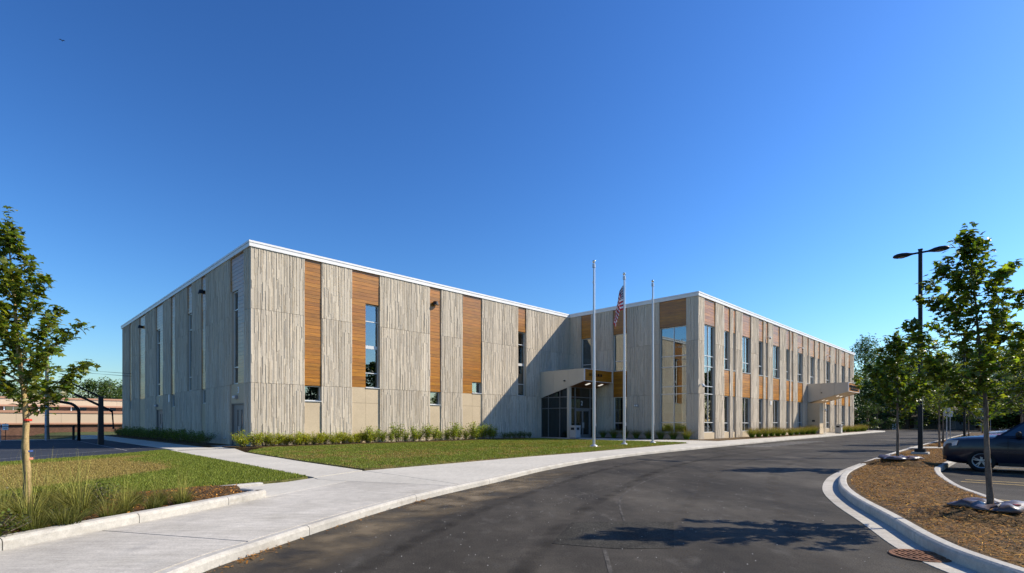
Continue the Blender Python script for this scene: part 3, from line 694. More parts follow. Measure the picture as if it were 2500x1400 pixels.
cn2, zb2 = canopy(57.7, 63.1, -12.96, -17.14, 6.0, 3.75, 4.97, (-14.3, -15.75), 4, SOF2, False)
for q in ((59.8, -14.1), (61.4, -14.1), (59.8, -15.6), (61.4, -15.6)): soffit_light(cn2, zb2, q[0], q[1], .12, .12)
ww = MB(); ww.box(57.72, 59.2, -14.25, -12.96, -.1, 3.72); ww.build('entry_wall', SMOOTH, B)
pl_ = MB(); pl_.box(57.70, 57.72, -13.75, -13.45, 1.55, 1.75); pl_.build('wall_plaque', BLACK, B)
# dark raised lettering on the canopy fronts, too blurred to read
def letters(u0, u1, z, h, vface, cn, seed, rows=1):
    rl = random.Random(seed); mb = MB()
    for r_ in range(rows):
        u_ = u0+(0 if r_ == 0 else (u1-u0)*.12); ue = u1-(0 if r_ == 0 else (u1-u0)*.12); hh = h*(1 if r_ == 0 else .7); zz = z-(0 if r_ == 0 else h*.9)
        while u_ < ue:
            wl = hh*rl.choice([.5, .6, .7]); k = rl.randrange(4)
            mb.box(u_, u_+wl*.28, vface-.05, vface, zz, zz+hh)
            if k != 0: mb.box(u_+wl*.28, u_+wl, vface-.05, vface, zz+hh*.78, zz+hh)
            if k in (1, 2): mb.box(u_+wl*.28, u_+wl, vface-.05, vface, zz, zz+hh*.2)
            if k in (2, 3): mb.box(u_+wl*.72, u_+wl, vface-.052, vface, zz+hh*.2, zz+hh*.78)
            u_ += wl+hh*.22
    mb.build('sign_lettering', BLACK, cn)
letters(25.4, 27.2, 5.42, .26, -4.96, cn1, 1)
letters(58.1, 62.6, 5.42, .30, -17.12, cn2, 3, 2)
# glazed vestibule
VS = Facade((24.85, 0), (0, -1), (-1, 0)); VD = Facade((0, -3.24), (1, 0), (0, -1))
VFR = mat('shade-toned storefront frame', (.22, .22, .215), .45, metal=.3)  # aluminium colour darkened to carry the shade under the canopy
VG = glass_mat('vestibule glass', (0.25, 0.29, 0.28), 0.10)
window(VS, .05, 3.1, .15, 4.9, (.88, 2.2), (2.75, 3.72), rec=-.08, glass=VG, m=VFR, name='glazed_wall')
window(VD, 25.1, 25.8, .15, 4.6, (), (2.75, 3.72), rec=-.08, glass=VG, m=VFR, name='glazed_wall')
window(VD, 25.8, 28.02, 2.72, 4.6, (), (3.72,), rec=-.08, glass=VG, m=VFR, name='glazed_wall')
window(VD, 28.02, 28.93, .15, 4.6, (), (2.75, 3.72), rec=-.08, glass=VG, m=VFR, name='glazed_wall')
cp = MB(); cp.box(24.78, 25.08, -3.34, -3.1, .1, 4.58); cp.build('corner_column', TANMET, B)
dd = MB(); VD.box(dd, 25.8, 25.87, -.13, -.03, .15, 2.72); VD.box(dd, 27.95, 28.02, -.13, -.03, .15, 2.72); VD.box(dd, 25.87, 27.95, -.13, -.03, 2.66, 2.72)
ddo = dd.build('door', VFR, B)
for q0, q1 in ((25.88, 26.9), (26.92, 27.94)):
    lf = MB(); 
    VD.box(lf, q0, q0+.1, -.11, -.06, .17, 2.65); VD.box(lf, q1-.1, q1, -.11, -.06, .17, 2.65); VD.box(lf, q0+.1, q1-.1, -.11, -.06, .17, .42); VD.box(lf, q0+.1, q1-.1, -.11, -.06, 2.5, 2.65)
    lf.build('door_leaf', VFR, ddo); g = MB(); VD.box(g, q0+.1, q1-.1, -.09, -.08, .42, 2.5); g.build('pane', VG, ddo)
hd = MB(); VD.box(hd, 26.8, 26.84, -.05, .02, 1.0, 1.5); VD.box(hd, 26.98, 27.02, -.05, .02, 1.0, 1.5); hd.build('handle', ALUM, ddo)
vi = MB(); vi.box(25.2, 28.8, -.45, -.4, .1, 4.6); vi.box(24.95, 28.9, -3.1, -.5, .1, .16); vi.build('vestibule_dark_sheet', DARKFR, B)  # near-black sheets added as the dim interior behind the glass
# house numbers
def number(txt, F, a, z, size, label, m, n=-.0):
    cu = bpy.data.curves.new('t', 'FONT'); cu.body = txt; cu.size = size; cu.extrude = .012; cu.align_x = 'CENTER'
    t = bpy.data.objects.new('t', cu); col.objects.link(t); dg = bpy.context.evaluated_depsgraph_get()
    me = bpy.data.meshes.new_from_object(t.evaluated_get(dg)); bpy.data.objects.remove(t); me.name = 'door_number'; me.materials.clear(); me.materials.append(m)
    p = F.p(a, n, z); xw = W(p[0], p[1])
    nv = Vector((F.n[0]*D1[0]+F.n[1]*D2[0], F.n[0]*D1[1]+F.n[1]*D2[1]))
    rz = math.atan2(nv.y, nv.x)+PI/2
    o = link('door_number', me, None, (xw[0], xw[1], z), (PI/2, 0, rz)); tag(o, label, 'number sign')
    return o
NUMW = mat('white number', (0.72, 0.78, 0.82), 0.5)
number('3', SIDE, 2.05, 3.27, .56, 'white number 3 above the grey doors nearest the building corner', NUMW, n=-.012)
number('1', SIDE, 21.5, 3.2, .5, 'white number 1 above the far grey doors on the shaded wall', NUMW, n=-.012)
number('2', VD, 26.75, 3.02, .55, 'white number 2 on the glass above the canopy entrance doors', NUMW, n=-.03)
# wall lights, cameras and small plates: things fixed to the walls
def on_wall(F, a, n, z):
    p = F.p(a, n, z); xw = W(p[0], p[1]); nv = Vector((F.n[0]*D1[0]+F.n[1]*D2[0], F.n[0]*D1[1]+F.n[1]*D2[1]))
    return (xw[0], xw[1], z), math.atan2(nv.y, nv.x)+PI/2     # local -y points out of the wall
def wall_light(F, a, z, label, big=True, n=.0):
    loc, rz = on_wall(F, a, n, z); r_ = empty('wall_light', loc, rz, label, 'wall light', 'wall lights on the building')
    s = 1.0 if big else .55
    mb = MB(); prof = []
    ns = 8; sec = []
    for i in range(ns+1):
        t = PI*i/ns; sec.append((.24*s*math.cos(t), -.10*s-.26*s*math.sin(t)))
    bot = [(x_, y_, -.13*s) for x_, y_ in sec]; top = [(x_*.78, y_*.8, .13*s) for x_, y_ in sec]
    k = len(sec); mb.v = bot+top
    for i in range(k-1): mb.f.append((i, i+1, k+i+1, k+i)); mb.c.append(None)
    mb.f.append(tuple(range(k))); mb.f.append(tuple(range(k, 2*k))[::-1]); mb.f.append((k-1, 0, k, 2*k-1)); mb.c += [None]*3
    mb.build('housing', BLACK, r_)
    MB().box(-.14*s, .14*s, -.11*s, .04, -.1*s, .1*s).build('mount', BLACK, r_)
    MB().box(-.13*s, .13*s, -.28*s, -.12*s, -.145*s, -.131*s).build('lens', LAMPGL, r_)
wall_light(FRONT, 12.95, 10.35, 'black wall light on the third orange wood strip of the sunlit front')
wall_light(SIDE, 8.85, 10.45, 'black wall light high on the shaded wall, nearer the building corner')
wall_light(SIDE, 28.2, 10.5, 'black wall light high on the shaded wall, at its far end')
def emergency(F, a, z, label):
    loc, rz = on_wall(F, a, .0, z); r_ = empty('emergency_light', loc, rz, label, 'wall light')
    MB().box(-.2, .2, -.12, .03, -.1, .1).build('housing', mat('grey housing', (.30, .30, .31), .5), r_)
    for x_ in (-.12, .08): MB().lathe([(0, -.19), (.06, -.19), (.075, -.13), (.03, -.12)], 10, axis='y', o=(x_, 0, 0)).build('lamp_head', WHITE, r_)
emergency(SIDE, 2.35, 3.05, 'twin-headed emergency light under the number 3')
emergency(SIDE, 22.3, 2.95, 'twin-headed emergency light above the far grey doors')
emergency(SHORT, 7.4, 2.95, 'grey twin-headed emergency light low on the shaded wall behind the rightmost flagpole')
def camera_dome(F, a, z, label):
    loc, rz = on_wall(F, a, .03, z); r_ = empty('security_camera', loc, rz, label, 'security camera', 'white security cameras')
    MB().box(-.07, .07, -.3, .06, .08, .15).build('bracket', WHITE, r_)
    MB().lathe([(0, .09), (.1, .08), (.115, .0), (.11, -.06), (.0, -.07)], 14, o=(0, -.3, 0)).build('housing', WHITE, r_)
    MB().lathe([(.085, -.065), (.06, -.13), (0, -.15)], 12, o=(0, -.3, 0)).build('lens_dome', BLACK, r_)
camera_dome(LONG, 29.25, 4.42, 'white dome camera at the near corner of the right wing')
for a, z, lb in ((44.27, 9.9, 'upper white camera on the long facade, nearest to us'), (54.9, 9.9, 'upper white camera on the long facade, second from us'),
                 (66.5, 10.0, 'upper white camera on the long facade, third from us'), (59.0, 2.9, 'white camera on the tan entry wall under the far canopy'), (80.9, 3.5, 'white camera at the far end of the long facade')):
    camera_dome(LONG, a, z, lb) if a != 59.0 else camera_dome(Facade((0, -14.25), (1, 0), (0, -1)), a, z, lb)
loc, rz = on_wall(SIDE, 17.9, .06, 3.45); o = MB().box(-.16, .16, -.02, .0, -.3, .3).build('wall_plate', WHITE, None, loc, (0, 0, rz)); tag(o, 'small white plate on the shaded wall right of the far doors', 'wall plate')
loc, rz = on_wall(LONG, 45.2, .06, 3.45); o = MB().box(-.14, .14, -.06, .0, -.2, .2).build('wall_plate', WHITE, None, loc, (0, 0, rz)); tag(o, 'small white box on a pier of the long facade', 'wall plate')
for nm, F, a, z, lb in (('hose_bib', SIDE, 4.1, .55, 'tiny pale tap low on the shaded wall beside door 3'), ('canopy_camera', Facade((24.75, 0), (0, -1), (-1, 0)), 2.9, 5.1, 'tiny dark sensor on the near canopy side'), ('canopy_camera', Facade((57.7, 0), (0, -1), (-1, 0)), 14.45, 4.9, 'tiny sensor on the side of the far canopy')):
    loc, rz = on_wall(F, a, .04, z); o = MB().lathe([(0, -.14), (.05, -.14), (.06, -.02), (.06, .05)], 10, axis='y').build(nm, BLACK if nm != 'hose_bib' else ALUM, None, loc, (0, 0, rz)); tag(o, lb, 'sensor' if nm != 'hose_bib' else 'tap')
#SECTION objects

# ------------------------------------------------------------------ trees
rng = np.random.default_rng(11)
def rot_frames(n, rng, tilt=1.0, az=None):
    """random leaf frames: normal near +z tilted by up to ~tilt rad"""
    az = rng.uniform(0, 2*PI, n) if az is None else az; tl = np.abs(rng.normal(0, tilt, n)); ta = rng.uniform(0, 2*PI, n)
    N = np.stack([np.sin(tl)*np.cos(ta), np.sin(tl)*np.sin(ta), np.cos(tl)], -1)
    X = np.stack([np.cos(az), np.sin(az), np.zeros(n)], -1); X -= N*(X*N).sum(-1, keepdims=True); X /= np.linalg.norm(X, axis=-1, keepdims=True)
    return X, np.cross(N, X), N
MAPLE = np.array([(0, 0, 0), (.18, .10, .0), (.12, .46, -.06), (.36, .24, .03), (.56, .40, -.02), (.60, .18, .03), (1.0, 0, -.12), (.60, -.18, .03), (.56, -.40, -.02), (.36, -.24, .03), (.12, -.46, -.06), (.18, -.10, .0)], float)
MAPLE_F = np.array([(0, 1, 2), (0, 2, 3), (0, 3, 5), (3, 4, 5), (0, 5, 6), (0, 6, 7), (0, 7, 9), (7, 8, 9), (0, 9, 10), (0, 10, 11)])
OVAL = np.array([(0, 0, 0), (.35, .22, .04), (.75, .18, .02), (1, 0, -.06), (.75, -.18, .02), (.35, -.22, .04)], float)
OVAL_F = np.array([(0, 1, 5), (1, 2, 5), (2, 4, 5), (2, 3, 4)])
DIAM = np.array([(0, 0, 0), (.5, .34, .08), (1, 0, -.05), (.5, -.34, .08)], float); DIAM_F = np.array([(0, 1, 3), (1, 2, 3)])
def leaves(name, pos, size, m, parent, rng, tmpl=MAPLE, tf=MAPLE_F, tilt=.8, c0=(1, 1, 1), var=.35, az=None, yellow=.15):
    n = len(pos); X, Y, N = rot_frames(n, rng, tilt, az); s = (size*rng.uniform(.6, 1.25, n))[:, None, None]
    V = pos[:, None, :]+s*(tmpl[None, :, 0:1]*X[:, None, :]+tmpl[None, :, 1:2]*Y[:, None, :]+tmpl[None, :, 2:3]*N[:, None, :])
    F = (tf[None]+(np.arange(n)*len(tmpl))[:, None, None]).reshape(-1, 3)
    b = np.exp(rng.normal(0, var, n))[:, None]*np.array(c0)[None]; b[:, 0] *= 1+yellow*rng.normal(0, 1, n)
    C = np.repeat(np.clip(b, .05, 4), len(tf), axis=0)
    return np_mesh(name, V.reshape(-1, 3), F, m, parent, C, kind='stuff')
def sapling(loc, label, height, z0, env, seed, nb=34, nleaf=3600, size=.10, tr=.055, lean=(0, 0), bark=BARK, group=None, c0=(1, 1, 1), up=.9, tmpl=MAPLE, tf=MAPLE_F, name='maple_tree', var=.35):
    r = np.random.default_rng(seed); root = empty(name, loc, 0, label, 'tree', group)
    ez = np.array([e[0] for e in env]); er = np.array([e[1] for e in env])
    zs = np.linspace(0, height*.97, 14); wob = np.cumsum(r.normal(0, .012, (14, 2)), axis=0)
    f = np.clip((zs-z0*.8)/(height-z0*.8), 0, 1)**1.3
    path = np.stack([wob[:, 0]+lean[0]*f, wob[:, 1]+lean[1]*f, zs], -1)
    rad = [tr*(1.25 if i == 0 else 1)*(1-.93*(z/height)**.9) for i, z in enumerate(zs)]
    tb = MB(); tb.tube([tuple(p) for p in path], [max(q, .006) for q in rad], 10); tb.build('trunk', bark, root, smooth=True)
    def on(z): return np.array([np.interp(z, zs, path[:, 0]), np.interp(z, zs, path[:, 1]), z])
    bb = MB(); anchor = []
    for i in range(nb):
        t = (i+r.uniform(-.3, .3))/nb; zb = z0+(height*.93-z0)*np.clip(t, 0, 1); az = i*2.4+r.normal(0, .4)
        rl = np.interp(min(zb+.3, height), ez, er); rl = np.interp(min(zb+rl*up*.75+.1, height), ez, er)*r.choice([r.uniform(.45, .7), r.uniform(.75, .98)]); rise = rl*up*r.uniform(.7, 1.3)+.1
        o = on(zb); tip = o+np.array([math.cos(az)*rl, math.sin(az)*rl, rise])
        mid_ = o+np.array([math.cos(az)*rl*.55, math.sin(az)*rl*.55, rise*.38])+r.normal(0, .03, 3)
        r0 = max(.35*np.interp(zb, zs, rad), .006)
        bb.tube([tuple(o), tuple(mid_), tuple(tip)], [r0, r0*.6, .003], 5, cap=False)
        K = 7
        for k in range(K):
            q = (k+1)/K; p = (1-q)**2*o+2*q*(1-q)*mid_+q*q*tip if False else (o+(mid_-o)*(q/.5) if q < .5 else mid_+(tip-mid_)*((q-.5)/.5))
            wgt = .35+q
            tw = p+np.array([math.cos(az+r.uniform(-1.3, 1.3)), math.sin(az+r.uniform(-1.3, 1.3)), r.uniform(.0, .8)])*rl*r.uniform(.12, .32)
            if rl > .3: bb.tube([tuple(p), tuple(tw)], [r0*.35, .002], 4, cap=False)
            anchor.append((p, tw, wgt*rl))
    bb.build('branches', bark, root)
    wg = np.array([a[2] for a in anchor]); wg /= wg.sum(); idx = r.choice(len(anchor), nleaf, p=wg); t = r.uniform(.15, 1.1, nleaf)
    P0 = np.array([a[0] for a in anchor])[idx]; P1 = np.array([a[1] for a in anchor])[idx]
    pos = P0+(P1-P0)*t[:, None]+r.normal(0, size*.42, (nleaf, 3))
    top = on(height*.97); k = nleaf//28; pos[:k] = top+r.normal(0, 1, (k, 3))*np.array([.05, .05, .16])-np.array([0, 0, .12])
    leaves('crown', pos, size, LEAF, root, r, tmpl, tf, tilt=.75, c0=c0, var=var)
    return root
lt_ = sapling((-7.42, 8.02, .2), 'young maple with a pale tan taped trunk at the left edge', 4.55, 1.45, [(1.3, .42), (1.9, .64), (2.4, .78), (2.9, .72), (3.3, .55), (3.7, .38), (4.1, .2), (4.5, .08)], 3, nb=36, nleaf=3500, size=.102, tr=.062, lean=(-.34, .0), bark=BARKT, c0=(1.0, 1.0, 1.1))
tp_ = MB().lathe([(.061, 0), (.063, .004), (.063, .022), (.06, .026)], 14, o=(0, 0, .93)); tp_.build('blue_tape', mat('blue tape', (.05, .09, .25), .5), lt_)
tp_ = MB().lathe([(.062, 0), (.066, .005), (.0635, .03), (.062, .035)], 14, o=(0, 0, .81)); tp_.build('pink_tape', mat('pink tape', (.55, .20, .13), .5), lt_)
tp_ = MB().lathe([(.045, 0), (.053, .006), (.053, .03), (.045, .036)], 14, o=(0, 0, 1.4)); tp_.build('red_tape', mat('red tape', (.55, .05, .03), .5), lt_)
sapling((7.37, 8.05, .14), 'tall young maple nearest us on the mulched island at right', 4.45, 1.35, [(1.2, .6), (1.8, 1.15), (2.4, 1.2), (2.9, 1.0), (3.3, .78), (3.65, .6), (4.0, .36), (4.45, .1)], 8, nb=36, nleaf=4400, size=.104, tr=.05, lean=(-.24, 0), c0=(.86, .92, .8))
sapling((13.09, 17.71, .14), 'young maple on the island just left of the tall lamp post', 4.45, 1.55, [(1.4, .8), (2.0, 1.2), (2.8, 1.22), (3.4, 1.0), (4.0, .6), (4.5, .2)], 21, nb=38, nleaf=5600, size=.115, tr=.055, c0=(.9, .95, .85))
sapling((23.47, 28.75, .14), 'slim maple beside the island crossing, third along the island', 5.3, 1.7, [(1.5, .9), (2.3, 1.75), (3.2, 1.8), (4.0, 1.3), (4.7, .8), (5.3, .2)], 33, nb=40, nleaf=5000, size=.13, tr=.06, tmpl=OVAL, tf=OVAL_F)
sapling((29.0, 35.2, .14), 'maple behind the island crossing, fourth along the island', 5.6, 1.7, [(1.5, 1.0), (2.3, 1.9), (3.2, 2.0), (4.2, 1.4), (5.0, .8), (5.6, .2)], 35, nb=40, nleaf=4600, size=.15, tr=.06, tmpl=OVAL, tf=OVAL_F)
sapling((43.3, 49.6, .14), 'small maple far along the island, fifth from us', 5.8, 1.7, [(1.5, 1.0), (2.3, 2.0), (3.4, 2.1), (4.4, 1.5), (5.8, .2)], 41, nb=34, nleaf=3800, size=.17, tr=.06, tmpl=OVAL, tf=OVAL_F)
sapling((56.9, 63.3, .14), 'small maple at the far end of the island', 5.8, 1.7, [(1.5, 1.0), (2.3, 2.0), (3.4, 2.1), (4.4, 1.5), (5.8, .2)], 47, nb=34, nleaf=3500, size=.19, tr=.06, tmpl=OVAL, tf=OVAL_F)
sapling((36.6, 37.6, .0), 'fuller maple beyond the parked cars at the right edge', 8.2, 1.9, [(1.6, 1.4), (3.0, 2.6), (4.8, 2.6), (6.5, 1.8), (8.2, .3)], 53, nb=48, nleaf=6000, size=.2, tr=.1, tmpl=OVAL, tf=OVAL_F)

def big_tree(loc, label, height, radius, seed, z0=1.8, nclump=80, per=150, size=.44, spiky=0.0, c0=(1, 1, 1), group='trees behind the parking lot', name='shade_tree'):
    r = np.random.default_rng(seed); root = empty(name, loc, 0, label, 'tree', group)
    tb = MB(); tb.tube([(0, 0, -.2), (.1, 0, height*.3), (0, .1, height*.6), (.1, .1, height*.9)], [radius*.07, radius*.055, radius*.03, .03], 8); tb.build('trunk', BARK, root, smooth=True)
    # clump centres over an uneven egg-shaped volume
    th = r.uniform(0, 2*PI, nclump); zz = r.uniform(0, 1, nclump); prof = np.sin(PI*np.clip(zz*.86+.14, 0, 1))**.6
    rr = radius*prof*np.sqrt(r.uniform(.15, 1, nclump))*(1+.18*np.sin(th*3+seed)+.12*np.sin(th*5+zz*7))
    cx = np.stack([rr*np.cos(th), rr*np.sin(th), z0+zz*(height-z0)*.93], -1)
    bb = MB()
    for i in range(0, nclump, 2):
        zc = cx[i, 2]; o = (0, 0, max(height*.16, zc-rr[i]*.8-.4)); bb.tube([o, tuple((np.array(o)+cx[i])/2+np.array([0, 0, .2])), tuple(cx[i])], [.09, .05, .015], 4, cap=False)
    bb.build('branches', BARK, root)
    cs = r.uniform(.55, 1.15, nclump)*radius*.27
    pos = np.repeat(cx, per, axis=0); d = r.normal(0, 1, (nclump*per, 3)); d /= np.linalg.norm(d, axis=1, keepdims=True)
    d *= (r.uniform(.2, 1, nclump*per)**.45)[:, None]; sz = np.repeat(cs, per)[:, None]*np.array([1.1, 1.1, .75+spiky])[None]
    pos = pos+d*sz; keep = pos[:, 2] > .3; pos = pos[keep]
    leaves('crown', pos, size, LEAFB, root, r, DIAM, DIAM_F, tilt=.9, c0=c0, var=.42, yellow=.12)
    return root
def far_tree(px, top, Y, rad, label, seed, **k):
    """survey helper: bearing and height of a far tree"""
    x_ = (px-1250)/1278*Y; h = 1.6+(1029-top)/1278*Y
    return big_tree((x_, Y, -.05), label, h, rad, seed, **k)
far_tree(2112, 826, 118, 6.4, 'tall open-crowned tree right behind the far end of the school', 101, spiky=.9, nclump=95, per=150, size=.42, c0=(.95, 1.15, 1.25))
far_tree(2150, 875, 108, 6.5, 'broad dark tree behind the end of the drive, second from the school', 102, c0=(.95, 1.05, .9), z0=.8)
far_tree(2215, 858, 106, 7.0, 'broad tree behind the drive, third from the school', 103, z0=1.2, c0=(.9, 1, .8))
far_tree(2290, 862, 118, 7.5, 'broad tree behind the far houses, fourth from the school', 104, z0=2.4)
far_tree(2360, 850, 118, 7.5, 'broad tree behind the far houses, fifth from the school', 105, z0=2.4, c0=(.9, 1, .9))
far_tree(2432, 845, 112, 7.5, 'broad tree behind the far houses, sixth from the school', 106, z0=1.0)
far_tree(2500, 838, 96, 7.5, 'broad tree at the right edge behind the parked cars', 107, z0=.6, c0=(.85, .95, .85))
far_tree(2560, 850, 100, 7.5, 'broad tree just outside the right edge of the view', 109, z0=.6)
far_tree(2465, 925, 100, 5.0, 'lower dense tree between the two tallest at right', 110, z0=.3, c0=(.7, .8, .7))
far_tree(2395, 900, 86, 4.5, 'smaller dark tree in front of the far houses at right', 108, z0=1.6, c0=(.7, .8, .7), nclump=40)
for k, (px_, Y_) in enumerate(((2092, 96), (2118, 94), (2142, 98), (2168, 100))):
    far_tree(px_, 985-6*(k % 2), Y_, 2.6, 'dark leafy bush at the end of the drive, %s from the school' % ORD[k], 120+k, z0=.2, nclump=24, per=110, size=.28, c0=(.6, .72, .6), group='dark bushes at the end of the drive', name='leafy_bush')
for k, (px_, tp__, Y_) in enumerate(((215, 932, 104), (268, 926, 106), (318, 935, 104), (120, 940, 108), (30, 938, 108))):
    far_tree(px_, tp__, Y_, 5.2, ['rounded tree above the brick building roof, between hoop and school', 'rounded tree above the brick roof, touching the school edge', 'rounded tree above the brick roof, mostly behind the school', 'rounded tree above the brick roof behind the young maple', 'rounded tree above the brick roof at the left edge'][k], 140+k, z0=2.0, nclump=50, per=120, size=.36, spiky=.3, c0=(1.05, 1.1, 1.0), group='trees behind the brick building')
for k, (x_, y_, h_) in enumerate(((63, 18, 14), (71, 8, 16), (68, 31, 15), (100, 77, 14), (112, 95, 15), (60, -4, 15), (57, 7, 12), (78, 20, 17), (106, 86, 15))):
    big_tree((x_, y_, -.05), 'broad tree right of the view, %s of those reflected in the glass' % ORD[k], h_, 6.2, 160+k, z0=.8, nclump=60, per=120, size=.6, group='trees reflected in the windows')
#SECTION plants
# ------------------------------------------------------------------ shrubs, grasses, lawns, mulch
def shrub_mesh(seed, h, rad, n, size, tmpl, tf, c0, stems=14, upright=.5):
    r = np.random.default_rng(seed); proto = empty('shrub', (0, 0, -50)); mb = MB(); an = []
    for i in range(stems):
        a = r.uniform(0, 2*PI); d = rad*r.uniform(.2, 1); hh = h*r.uniform(.6, 1.05)*(1-.25*(d/rad)**2)
        p = [(.05*math.cos(a), .05*math.sin(a), 0), (d*.5*math.cos(a), d*.5*math.sin(a), hh*.55), (d*math.cos(a), d*math.sin(a), hh)]
        mb.tube(p, [.008, .006, .003], 4, cap=False); an.append(p)
    mb.build('stems', BARK, proto); A = np.array(an); i = r.integers(0, stems, n); t = r.uniform(.3, 1.05, n)[:, None]
    pos = np.where(t < .5, A[i, 0]+(A[i, 1]-A[i, 0])*(t/.5), A[i, 1]+(A[i, 2]-A[i, 1])*((t-.5)/.5))+r.normal(0, size*.9, (n, 3))
    pos[:, 2] = np.clip(pos[:, 2], .03, None)
    leaves('foliage', pos, size, LEAF, proto, r, tmpl, tf, tilt=.9, c0=c0, var=.4)
    return proto
def place(proto, name, loc, rz, sc_, label, cat, group):
    c = copy_tree(proto, None, loc, rz, sc_); c.name = name; tag(c, label, cat, group); return c
def discard(p):
    for ch in list(p.children): bpy.data.objects.remove(ch)
    bpy.data.objects.remove(p)
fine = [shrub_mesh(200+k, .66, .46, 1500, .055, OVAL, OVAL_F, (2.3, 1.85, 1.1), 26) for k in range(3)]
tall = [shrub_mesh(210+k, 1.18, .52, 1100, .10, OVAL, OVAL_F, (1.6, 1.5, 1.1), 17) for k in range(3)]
dark = [shrub_mesh(220+k, .92, .8, 1300, .075, OVAL, OVAL_F, (.75, .85, .7), 24) for k in range(2)]  # leaf tint darkened to carry the wall shade these shrubs stand in
rs = random.Random(9); k = 0
pos_f = [(-.75, -.95), (-.15, -1.05), (.45, -.75)]+[(.95+.40*i, -.72+.14*((i*7) % 3-1)) for i in range(16)]
for i, (u_, v_) in enumerate(pos_f):
    x_, y_ = W(u_, v_); s_ = rs.uniform(1.05, 1.35)*(1.2 if i < 3 else 1)
    place(fine[i % 3], 'shrub', (x_, y_, .17), rs.uniform(0, 6), s_, 'low olive-green shrub, %s from the near corner along the sunlit wall' % ORD[i], 'shrub', 'low shrubs along the sunlit wall')
for i in range(20):
    u_ = 6.8+i*.6; v_ = -.9+.25*((i*5) % 3-1)*.5; x_, y_ = W(u_, v_)
    place(tall[i % 3], 'shrub', (x_, y_, .17), rs.uniform(0, 6), rs.uniform(.68, 1.12), 'upright leafy shrub, %s of the taller row along the sunlit wall' % ORD[i], 'shrub', 'tall shrubs along the sunlit wall')
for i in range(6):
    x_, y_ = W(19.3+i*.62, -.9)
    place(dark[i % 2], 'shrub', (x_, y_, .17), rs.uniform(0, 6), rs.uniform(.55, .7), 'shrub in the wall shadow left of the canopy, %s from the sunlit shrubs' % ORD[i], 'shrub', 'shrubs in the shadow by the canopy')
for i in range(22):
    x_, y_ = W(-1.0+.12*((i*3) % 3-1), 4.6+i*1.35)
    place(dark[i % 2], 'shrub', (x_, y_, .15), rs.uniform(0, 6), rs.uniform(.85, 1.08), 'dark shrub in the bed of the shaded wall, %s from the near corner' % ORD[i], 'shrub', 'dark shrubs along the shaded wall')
for p in fine+tall+dark: discard(p)
def grass_mesh(seed, h, rad, n, wd, c_lo, c_hi, seeds=0, name='grass_clump', lean=.55):
    """curved blades in a clump, colour from base to tip"""
    r = np.random.default_rng(seed); proto = empty(name, (0, 0, -50))
    def blades(n, h, rad, wd, lean, c_lo, c_hi, nm):
        a = r.uniform(0, 2*PI, n); b0 = r.uniform(0, 1, n)**.5*rad*.3; hh = h*r.uniform(.55, 1.1, n); ln = np.abs(r.normal(lean, .38, n))*hh
        dirn = np.stack([np.cos(a), np.sin(a)], -1); side = np.stack([-np.sin(a), np.cos(a)], -1); aa = r.uniform(0, 2*PI, n); side = np.stack([np.cos(aa), np.sin(aa)], -1)
        rows = []
        for t, wf in ((0, 1.), (.4, .9), (.75, .6), (1, .08)):
            ctr = dirn*(b0+ln*t*t)[:, None]; zz = hh*(t-.18*t*t*np.clip(ln/hh, 0, 1.4)*1.2)
            for sg in (-1, 1): rows.append(np.concatenate([ctr+side*(sg*wd*wf*.5), zz[:, None]], 1))
        V = np.stack(rows, 1); n_ = 8; base = (np.arange(n)*n_)[:, None]
        F = np.concatenate([base+np.array([[0, 1, 3, 2]]), base+np.array([[2, 3, 5, 4]]), base+np.array([[4, 5, 7, 6]])], 1).reshape(-1, 4)
        br = np.exp(r.normal(0, .3, n))[:, None]; lo, hi = np.array(c_lo), np.array(c_hi); mixr = r.uniform(.7, 1.1, n)[:, None]
        C = np.stack([lo*br, (lo*(1-.5*mixr)+hi*.5*mixr)*br, (lo*(1-mixr)+hi*mixr)*br], 1).reshape(-1, 3)
        np_mesh(nm, V.reshape(-1, 3), F, GRASS, proto, np.clip(C, .02, 6), kind='stuff')
    blades(n, h, rad, wd, lean, c_lo, c_hi, 'blades')
    if seeds: blades(seeds, h*2.3, rad*.5, wd*.55, .22, (1.5, 1.25, 1.6), (2.6, 1.9, 3.0), 'seed_stems')
    return proto
orn = [grass_mesh(300+k, 1.0, .55, 420, .013, (.75, 1.05, .9), (1.5, .85, 1.5)) for k in range(3)]
bedg = [grass_mesh(310+k, .33, .42, 230, .0075, (.45, .46, .5), (1.0, .78, 1.0), lean=.6) for k in range(3)]
bedt = [grass_mesh(320+k, .36, .42, 170, .007, (.45, .46, .5), (1.2, .85, 1.1), seeds=46, lean=.6) for k in range(3)]
bedr = [shrub_mesh(330+k, .3, .32, 700, .04, OVAL, OVAL_F, (.55, .52, .6), 18) for k in range(2)]
segs_ = ((36.6, 45.6, 9, 'first bed of grasses'), (47.2, 56.4, 8, 'second bed of grasses'), (66.6, 69.6, 3, 'bed just past the far canopy'), (71.5, 82.5, 9, 'last bed at the far end'))
for (a, b, n, nm) in segs_:
    for i in range(n):
        u_ = a+(b-a)*i/(n-1); x_, y_ = W(u_, -14.05+.22*((i*5) % 3-1))
        place(orn[i % 3], 'ornamental_grass', (x_, y_, .15), rs.uniform(0, 6), rs.uniform(.85, 1.12), 'reddish-tipped ornamental grass, %s plant in the %s' % (ORD[i], nm), 'ornamental grass', 'ornamental grasses along the long facade')
for i in range(8):
    x_, y_ = W(28.0, -4.6-i*1.12)
    place(orn[i % 3], 'ornamental_grass', (x_, y_, .15), rs.uniform(0, 6), rs.uniform(.8, 1.05), 'ornamental grass against the shaded end wall, %s from the entrance' % ORD[i], 'ornamental grass', 'ornamental grasses by the shaded end wall')
rb = np.random.default_rng(4)
